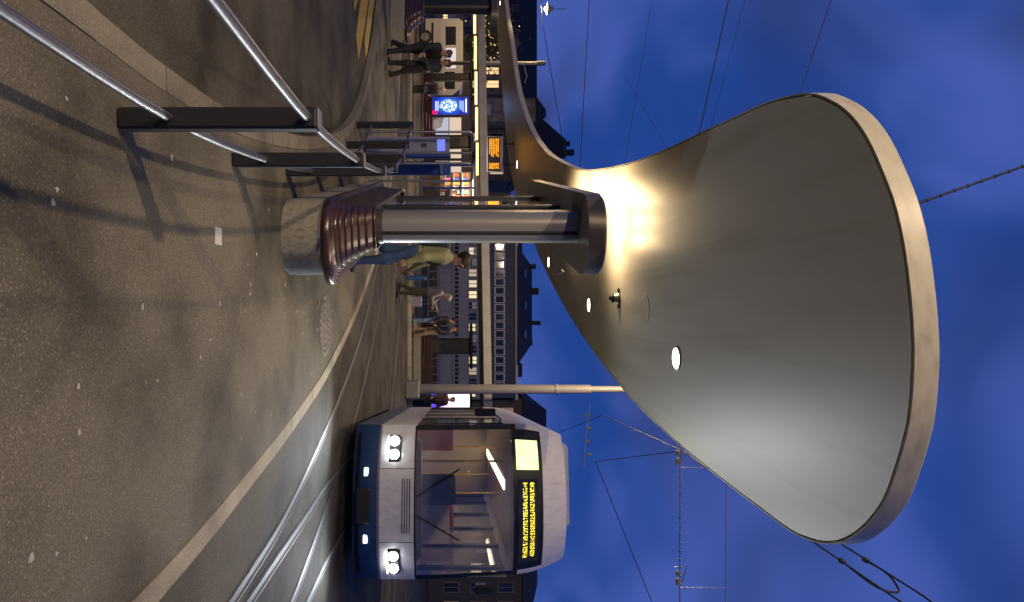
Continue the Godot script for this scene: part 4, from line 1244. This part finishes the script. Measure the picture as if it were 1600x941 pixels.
# ------------------------------------------------------------------ tram
func build_tram() -> void:
	var o := thing("tram", "white tram with blue skirt, bright headlights and a yellow front display on the track", "tram", Vector3(2.93, -0.09, -9.6), "", deg_to_rad(-7.0))
	var HW := 1.12
	# nose surface: across s in -1..1, height y -> point
	var nose := func(s: float, y: float) -> Vector3:
		var bow := -0.42 * pow(absf(s), 2.6)
		var rake := 0.0
		if y > 1.0: rake = -0.50 * pow((y - 1.0) / 2.35, 1.6)
		if y < 0.6: rake = -0.10 * pow((0.6 - y) / 0.4, 2.0)
		var top := 1.0
		if y > 2.6: top = 1.0 - 0.16 * pow((y - 2.6) / 0.75, 2.0)
		return Vector3(s * HW * top, y, bow + rake)
	var sheet := func(s0: float, s1: float, y0: float, y1: float, ns: int, ny: int, push: float) -> ArrayMesh:
		var st := begin(true)
		for i in ns:
			for j in ny:
				var p := func(a: int, b: int) -> Vector3: return nose.call(lerpf(s0, s1, float(a) / ns), lerpf(y0, y1, float(b) / ny)) + Vector3(0, 0, push)
				quad(st, p.call(i, j), p.call(i, j + 1), p.call(i + 1, j + 1), p.call(i + 1, j))
		return done(st)
	part(o, "front_skirt", sheet.call(-1.0, 1.0, 0.2, 0.58, 24, 4, 0.0), M.blue_paint)
	part(o, "front_panel", sheet.call(-1.0, 1.0, 0.58, 1.12, 24, 4, 0.0), M.white_paint)
	part(o, "windscreen_frame", sheet.call(-1.0, -0.93, 1.12, 2.62, 2, 10, 0.0), M.black)
	part(o, "windscreen_frame", sheet.call(0.93, 1.0, 1.12, 2.62, 2, 10, 0.0), M.black)
	part(o, "windscreen", sheet.call(-0.93, 0.93, 1.12, 2.55, 24, 12, -0.004), M.pane)
	part(o, "display_surround", sheet.call(-0.93, 0.93, 2.55, 3.0, 20, 4, 0.0), M.black)
	part(o, "roof_front", sheet.call(-1.0, 1.0, 3.0, 3.36, 24, 5, 0.0), M.white_paint)
	part(o, "front_corner", sheet.call(-1.0, -0.93, 2.62, 3.0, 2, 4, 0.0), M.white_paint)
	part(o, "front_corner", sheet.call(0.93, 1.0, 2.62, 3.0, 2, 4, 0.0), M.white_paint)
	part(o, "trim_line", sheet.call(-0.99, 0.99, 0.565, 0.6, 24, 1, 0.006), M.brushed)
	# destination display and line sign: lamp dots
	var rows := []
	for i in 2: rows.append([8 + i * 16, 10, 240])
	var ds := screen_mat(text_rows(Vector2i(256, 44), rows, Color(1.0, 0.9, 0.25), Color(0.02, 0.02, 0.005), 12), 2.2)
	var curve := func(s0: float, s1: float, y0: float, y1: float, push: float) -> ArrayMesh:
		var st := begin(true)
		var ns := 14
		for i in ns:
			var q := []
			for k in [[i, 0], [i, 1], [i + 1, 1], [i + 1, 0]]:
				var u: float = float(k[0]) / ns
				q.append([nose.call(lerpf(s0, s1, u), lerpf(y0, y1, k[1])) + Vector3(0, 0, push), Vector2(u, 1.0 - k[1])])
			for k in [0, 1, 2, 0, 2, 3]:
				st.set_uv(q[k][1]); st.add_vertex(q[k][0])
		return done(st)
	part(o, "destination_display", curve.call(-0.30, 0.82, 2.62, 2.92, 0.012), ds)
	part(o, "line_sign", curve.call(-0.80, -0.42, 2.60, 2.94, 0.012), glow(0.72, 1.0, 0.32, 1.5))
	for q in [[0.26, 0.5, 1.0], [-0.61, 0.45, 0.7]]:
		var al := AreaLight3D.new()
		al.name = "light"; al.area_size = Vector2(q[1], 0.25); al.light_energy = q[2]; al.light_color = Color(1.0, 0.95, 0.55); al.shadow_enabled = true
		o.add_child(al, true); al.position = nose.call(q[0], 2.78) + Vector3(0, 0, 0.06); al.rotation.y = PI
	# headlights
	for sx in [-0.70, 0.70]:
		var c: Vector3 = nose.call(sx, 0.80)
		var hl := part(o, "headlight", chip(Vector3(0.40, 0.2, 0.12), 0.03), M.black, c + Vector3(0, 0, -0.02), Vector3(0, sx * 0.55, 0))
		for lx in [-0.1, 0.1]:
			part(hl, "lens", cyl(0.075, 0.068, 0.03, 24), glow(0.95, 0.97, 1.0, 30.0), Vector3(lx, 0, 0.062), Vector3(PI / 2, 0, 0))
		part(hl, "day_light_bar", chip(Vector3(0.36, 0.018, 0.02), 0.004), glow(0.95, 0.97, 1.0, 12.0), Vector3(0, -0.088, 0.062))
		part(hl, "cover_glass", chip(Vector3(0.38, 0.19, 0.006)), M.clear, Vector3(0, 0, 0.085))
		spot(o, c + Vector3(sx * 0.05, 0, 0.16), Vector3(-0.24 + sx * 0.1, 0.04, 1), 7.5, 66.0, Color(0.93, 0.96, 1.0), 0.14, 1.0)
	for sx in [-0.42, 0.42]:
		part(o, "fog_lamp", chip(Vector3(0.12, 0.06, 0.04), 0.01), glow(1.0, 0.95, 0.85, 3.0), nose.call(sx, 0.4) + Vector3(0, 0, 0.0))
	part(o, "bumper_bar", sheet.call(-0.9, 0.9, 0.24, 0.30, 20, 1, 0.02), M.black)
	part(o, "panel_seam", sheet.call(-0.985, 0.985, 1.095, 1.12, 24, 1, 0.004), M.black)
	for sx in [-0.46, 0.46]: part(o, "panel_seam", sheet.call(sx - 0.004, sx + 0.004, 0.6, 1.1, 1, 4, 0.003), M.black)
	for k in 4: part(o, "grille_slat", sheet.call(-0.34, 0.34, 0.92 + k * 0.035, 0.935 + k * 0.035, 8, 1, 0.005), M.dark_steel)
	part(o, "coupler_cover", chip(Vector3(0.5, 0.22, 0.08), 0.03), M.dark_steel, Vector3(0, 0.36, 0.0))
	for sx in [-1.0, 1.0]:
		part(o, "wiper", tube([nose.call(sx * 0.12, 1.14) + Vector3(0, 0, 0.03), nose.call(sx * 0.45, 1.75) + Vector3(0, 0, 0.03)], 0.012, 6), M.black)
		var mr := part(o, "mirror", chip(Vector3(0.12, 0.32, 0.08), 0.02), M.black, Vector3(sx * 1.30, 2.15, -0.55))
		part(mr, "mirror_arm", tube([Vector3(0, 0.1, 0), Vector3(-sx * 0.1, 0.24, -0.04), Vector3(-sx * 0.24, 0.22, -0.1)], 0.014, 6), M.black)
	# body behind the nose
	var L := 8.0
	var bands := {"side_skirt": [0.2, 0.4, 0.58], "side_panel": [0.58, 0.85, 1.12], "upper_side_panel": [2.44, 2.62, 2.8, 3.0], "roof_edge": [3.0, 3.1, 3.2, 3.3, 3.36]}
	var rf := begin(true)
	for i in 20:
		var q := []
		for k in [i, i + 1]:
			var s0: float = -1.0 + k / 10.0
			var f: Vector3 = nose.call(s0, 3.36)
			var up_: float = 0.07 * (1.0 - s0 * s0)
			q.append([f, f + Vector3(0, up_, -0.5), Vector3(f.x, f.y + up_, -L)])
		for j in 2: quad(rf, q[0][j], q[0][j + 1], q[1][j + 1], q[1][j])
	part(o, "roof", done(rf), M.white_paint)
	for sx in [-1.0, 1.0]:
		for bn in bands:
			var st := begin(true)
			for j in bands[bn].size() - 1:
				var a: Vector3 = nose.call(sx, bands[bn][j]); var b: Vector3 = nose.call(sx, bands[bn][j + 1])
				quad(st, a, Vector3(a.x, a.y, -L), Vector3(b.x, b.y, -L), b)
			part(o, bn, done(st), M.blue_paint if bn == "side_skirt" else M.white_paint)
		for k in 5:
			var z0 := -0.95 - k * 1.42
			part(o, "window_pillar", chip(Vector3(0.05, 1.36, 0.14)), M.black, Vector3(sx * 1.095, 1.775, z0))
			if k < 4: part(o, "side_window", chip(Vector3(0.012, 1.35, 1.28)), M.pane, Vector3(sx * 1.105, 1.775, z0 - 0.71))
		part(o, "window_pillar", chip(Vector3(0.05, 1.36, 0.34)), M.black, Vector3(sx * 1.095, 1.775, -7.8))
		part(o, "quarter_window", chip(Vector3(0.012, 1.35, 0.42)), M.pane, Vector3(sx * 1.105, 1.775, -0.72))
	part(o, "rear_wall", chip(Vector3(2.2, 3.0, 0.06)), M.interior, Vector3(0, 1.75, -L))
	part(o, "floor", chip(Vector3(2.14, 0.06, L - 0.6)), M.interior, Vector3(0, 0.55, -L / 2 - 0.3))
	part(o, "ceiling", chip(Vector3(2.0, 0.05, L - 0.9)), M.interior, Vector3(0, 2.58, -L / 2 - 0.45))
	part(o, "dashboard", chip(Vector3(1.8, 0.45, 0.4), 0.06), M.black, Vector3(0, 0.95, -0.72))
	part(o, "cab_partition", chip(Vector3(0.9, 1.0, 0.04)), M.interior, Vector3(0.5, 1.1, -1.9))
	part(o, "driver_seat", chip(Vector3(0.5, 0.7, 0.12), 0.05), M.black, Vector3(0.0, 1.35, -1.5))
	for k in 4:
		for sx in [-0.72, 0.72]:
			var seat := part(o, "seat", chip(Vector3(0.46, 0.1, 0.46), 0.03), M.seat_red, Vector3(sx, 1.0, -2.7 - k * 1.3))
			part(seat, "backrest", chip(Vector3(0.46, 0.62, 0.08), 0.03), M.seat_red, Vector3(0, 0.36, -0.22))
	for k in 4:
		part(o, "grab_pole", cyl(0.018, 0.018, 2.0, 8), M.yellow, Vector3(0.38 if k % 2 else -0.38, 1.57, -2.2 - k * 1.35))
	part(o, "interior_lamp", chip(Vector3(0.16, 0.03, L - 2.4)), glow(1.0, 0.84, 0.6, 2.5), Vector3(0, 2.54, -L / 2 - 0.8))
	var il := AreaLight3D.new()
	il.name = "light"; il.area_size = Vector2(0.16, L - 2.4); il.light_energy = 2.2; il.light_color = Color(1.0, 0.87, 0.66); il.shadow_enabled = true
	o.add_child(il, true); il.position = Vector3(0, 2.5, -L / 2 - 0.8); il.rotation.x = -PI / 2
	for z in [-1.6, -6.2]:
		for sx in [-0.5, 0.5]:
			var wl := part(o, "wheel", cyl(0.3, 0.3, 0.1, 22), M.iron, Vector3(sx, 0.3, z), Vector3(0, 0, PI / 2))
			part(wl, "hub", cyl(0.12, 0.12, 0.13, 12), M.dark_steel)
	part(o, "roof_box", chip(Vector3(1.4, 0.3, 2.6), 0.06), M.frame_white, Vector3(0, 3.5, -3.2))

func build_people() -> void:
	var p := thing("person", "person in a green-yellow hoodie and blue jeans with a dark backpack striding past the bench", "person", Vector3(-0.74, 0, -10.4), "", PI / 2)
	var got := person(p, {"tall": 1.86, "lean": 6, "nod": 8, "thigh": [12, -10], "knee": [8, 16], "arm": [4, 12], "elbow": [14, 18], "curls": 26},
		colours(Color(0.27, 0.28, 0.13), Color(0.05, 0.10, 0.22), Color(0.035, 0.022, 0.014), Color(0.05, 0.04, 0.04)), 0.018)
	var pel: Vector3 = got.pelvis; var up: Vector3 = got.up; var fw: Vector3 = got.forward
	var pack := flesh([[pel + up * 0.14 - fw * 0.22 + Vector3(-0.07, 0, 0), pel + up * 0.46 - fw * 0.20 + Vector3(-0.06, 0, 0), 0.12, 0.09, Color(0.008, 0.028, 0.04)], [pel + up * 0.14 - fw * 0.22 + Vector3(0.07, 0, 0), pel + up * 0.46 - fw * 0.20 + Vector3(0.06, 0, 0), 0.12, 0.09, Color(0.008, 0.028, 0.04)], [pel + up * 0.12 - fw * 0.31 + Vector3(-0.06, 0, 0), pel + up * 0.12 - fw * 0.31 + Vector3(0.06, 0, 0), 0.07, 0.07, Color(0.012, 0.04, 0.06)]], 0.02)
	var bp := part(self, numbered("backpack"), pack, M.skin, p.position, p.rotation)
	tag(bp, "dark teal backpack on the back of the hooded walker", "backpack")
	var straps := []
	for sx in [-1.0, 1.0]:
		part(bp, "strap", tube(smooth_line([pel + up * 0.46 - fw * 0.14 + Vector3(0.11 * sx, 0, 0), pel + up * 0.55 + Vector3(0.12 * sx, 0, 0), pel + up * 0.46 + fw * 0.115 + Vector3(0.11 * sx, 0, 0), pel + up * 0.22 + fw * 0.12 + Vector3(0.13 * sx, 0, 0), pel + up * 0.12 - fw * 0.10 + Vector3(0.17 * sx, 0, 0)], 4), 0.016, 6), M.black)
	var bb := part(self, numbered("blue_bag"), chip(Vector3(0.07, 0.3, 0.22), 0.02), mat(0.01, 0.07, 0.2, 0.6), Vector3(-0.36, 1.0, -10.5))
	tag(bb, "small blue bag held in front by the hooded walker", "bag")
	part(bb, "handle", tube(smooth_line([Vector3(0, 0.15, -0.06), Vector3(0, 0.24, -0.03), Vector3(0, 0.24, 0.03), Vector3(0, 0.15, 0.06)], 4), 0.008, 6), M.black)
	var hood := flesh([[pel + up * 0.50 - fw * 0.07 + Vector3(-0.06, 0, 0), pel + up * 0.50 - fw * 0.07 + Vector3(0.06, 0, 0), 0.055, 0.055, Color(0.27, 0.28, 0.13)], [pel + up * 0.53 - fw * 0.03 + Vector3(-0.08, 0, 0), pel + up * 0.51 + fw * 0.06 + Vector3(-0.04, 0, 0), 0.03, 0.025, Color(0.27, 0.28, 0.13)], [pel + up * 0.53 - fw * 0.03 + Vector3(0.08, 0, 0), pel + up * 0.51 + fw * 0.06 + Vector3(0.04, 0, 0), 0.03, 0.025, Color(0.27, 0.28, 0.13)]], 0.012, 70.0)
	part(p, "hood", hood, M.skin)
	var wm := thing("person", "pale-haired person in beige and dark jacket and olive trousers looking at a phone", "person", Vector3(-0.28, -0.1, -20.2), "", PI / 2 - 0.2)
	person(wm, {"tall": 1.68, "lean": 10, "nod": 26, "thigh": [8, -10], "knee": [8, 14], "arm": [30, 42], "elbow": [62, 70], "long_hair": true}, colours(Color(0.30, 0.25, 0.19), Color(0.13, 0.115, 0.05), Color(0.42, 0.37, 0.30)), 0.024)
	var bag := part(self, numbered("paper_bag"), chip(Vector3(0.3, 0.3, 0.1), 0.01), mat(0.6, 0.55, 0.47, 0.8), Vector3(0.02, 0.5, -20.0))
	tag(bag, "white paper bag carried by the pale-haired person", "bag")
	part(bag, "handle", tube(smooth_line([Vector3(-0.08, 0.15, 0), Vector3(-0.04, 0.36, 0), Vector3(0.04, 0.36, 0), Vector3(0.08, 0.15, 0)], 4), 0.008, 6), M.concrete)
	var far := [
		["person in light jeans and a dark jacket standing on the far platform", Vector3(0.75, 0.02, -25.9), 1.2, 1.72, {"thigh": [4, -4], "knee": [3, 5], "arm": [4, 20], "elbow": [20, 70]}, colours(Color(0.02, 0.02, 0.03), Color(0.16, 0.22, 0.32), Color(0.02, 0.015, 0.01))],
		["person in tan trousers and a dark jacket facing the one in jeans", Vector3(1.15, 0.02, -25.9), -1.3, 1.78, {"thigh": [5, -8], "knee": [2, 8], "arm": [0, 10], "elbow": [10, 40]}, colours(Color(0.02, 0.026, 0.036), Color(0.28, 0.20, 0.11), Color(0.02, 0.015, 0.01))],
		["person in black coat and trousers bending towards a companion at the road kerb", Vector3(-6.08, 0, -16.2), 1.1, 1.60, {"lean": 12, "nod": 14, "thigh": [16, -16], "knee": [6, 18], "arm": [20, 30], "elbow": [40, 60]}, colours(Color(0.018, 0.02, 0.017), Color(0.014, 0.014, 0.014), Color(0.08, 0.05, 0.03))],
		["person in dark grey coat and brown hair next to the one in black", Vector3(-5.68, 0, -16.3), -0.7, 1.56, {"lean": 6, "nod": 12, "thigh": [8, -8], "knee": [6, 8], "arm": [10, 24], "elbow": [30, 50]}, colours(Color(0.03, 0.034, 0.03), Color(0.02, 0.016, 0.015), Color(0.13, 0.06, 0.03))],
		["person in navy seated on the far bench by the blue poster screen", Vector3(-8.3, 0.02, -26.35), 0.3, 1.66, {"sit": 0.43, "lean": 10, "nod": 10, "thigh": [82, 80], "knee": [84, 80], "arm": [20, 26], "elbow": [50, 60]}, colours(Color(0.012, 0.016, 0.04), Color(0.015, 0.015, 0.02), Color(0.3, 0.26, 0.22))],
		["person in a dark top serving inside the lit newsstand", Vector3(-5.5, 0.14, -34.0), 0.4, 1.70, {"thigh": [2, -2], "knee": [2, 2], "arm": [20, 34], "elbow": [50, 60]}, colours(Color(0.02, 0.018, 0.02), Color(0.03, 0.03, 0.03), Color(0.02, 0.015, 0.012))],
		["person in dark clothes standing before the bright video screen", Vector3(3.8, 0.02, -25.9), 0.5, 1.66, {"thigh": [6, -6], "knee": [4, 6], "arm": [6, 14], "elbow": [20, 40]}, colours(Color(0.06, 0.03, 0.035), Color(0.03, 0.025, 0.03), Color(0.03, 0.02, 0.015))]]
	for f in far:
		var o := thing("person", f[0], "person", f[1], "people around the stop", f[2])
		var pose: Dictionary = f[4]
		pose["tall"] = f[3]
		pose["bulk"] = 1.25
		person(o, pose, f[5], 0.026)

func _ready() -> void:
	rng.seed = 20
	# camera: level, lens shifted upwards, body turned on its side so that up lies to the right
	var cam := Camera3D.new()
	cam.name = "camera"
	cam.projection = Camera3D.PROJECTION_FRUSTUM
	cam.near = 0.1
	cam.far = 1200.0
	cam.size = 0.1 * 941.0 / 1050.0
	cam.frustum_offset = Vector2(0.1 * 94.0 / 1050.0, 0.0)
	cam.position = Vector3(0, EYE, 0)
	cam.basis = Basis(Vector3(0, 1, 0), Vector3(-1, 0, 0), Vector3(0, 0, 1))
	add_child(cam)
	cam.current = true
	var we := WorldEnvironment.new()
	we.name = "world"
	var e := Environment.new()
	e.background_mode = Environment.BG_SKY
	var sm := PanoramaSkyMaterial.new()
	sm.panorama = sky_texture()
	var sky := Sky.new()
	sky.sky_material = sm
	e.sky = sky
	e.background_energy_multiplier = 0.95
	e.tonemap_mode = Environment.TONE_MAPPER_LINEAR
	e.tonemap_exposure = 1.0
	e.sdfgi_enabled = true; e.ssao_enabled = true; e.ssil_enabled = true
	we.environment = e
	add_child(we)
	var sun := DirectionalLight3D.new()
	sun.name = "afterglow"
	sun.light_energy = 0.015
	sun.light_angular_distance = 20.0
	sun.light_color = Color(0.8, 0.85, 1.0)
	sun.shadow_enabled = true
	sun.rotation_degrees = Vector3(-25, 140, 0)
	add_child(sun)
	make_materials()
	# lamps of the square, hung on wires; two are unseen and added for their light
	pendant(Vector3(-4.9, 9.0, 0.2), 64.0, Color(1.0, 0.87, 0.70), "street lamp hung over the road beside the handrail")
	pendant(Vector3(-8.5, 9.0, 11.0), 130.0, Color(1.0, 0.87, 0.70), "added unseen fill lamp hung over the road behind the photographer")  # added as warm fill, to outweigh the blue sky light
	pendant(Vector3(-13.0, 5.78, -29.9), 26.0, Color(1.0, 0.84, 0.55), "glowing yellow pendant lamp above the roofs of the stone building")
	pendant(Vector3(1.4, 8.5, -21.0), 60.0, Color(1.0, 0.87, 0.70), "added unseen lamp over the tracks, hidden behind the canopy roof")  # added to brighten the far road; the canopy hides it
	build_ground()
	build_roof()
	build_stop()
	build_railing()
	build_furniture()
	build_tram()
	build_far_stop()
	build_city()
	build_wires()
	build_people()
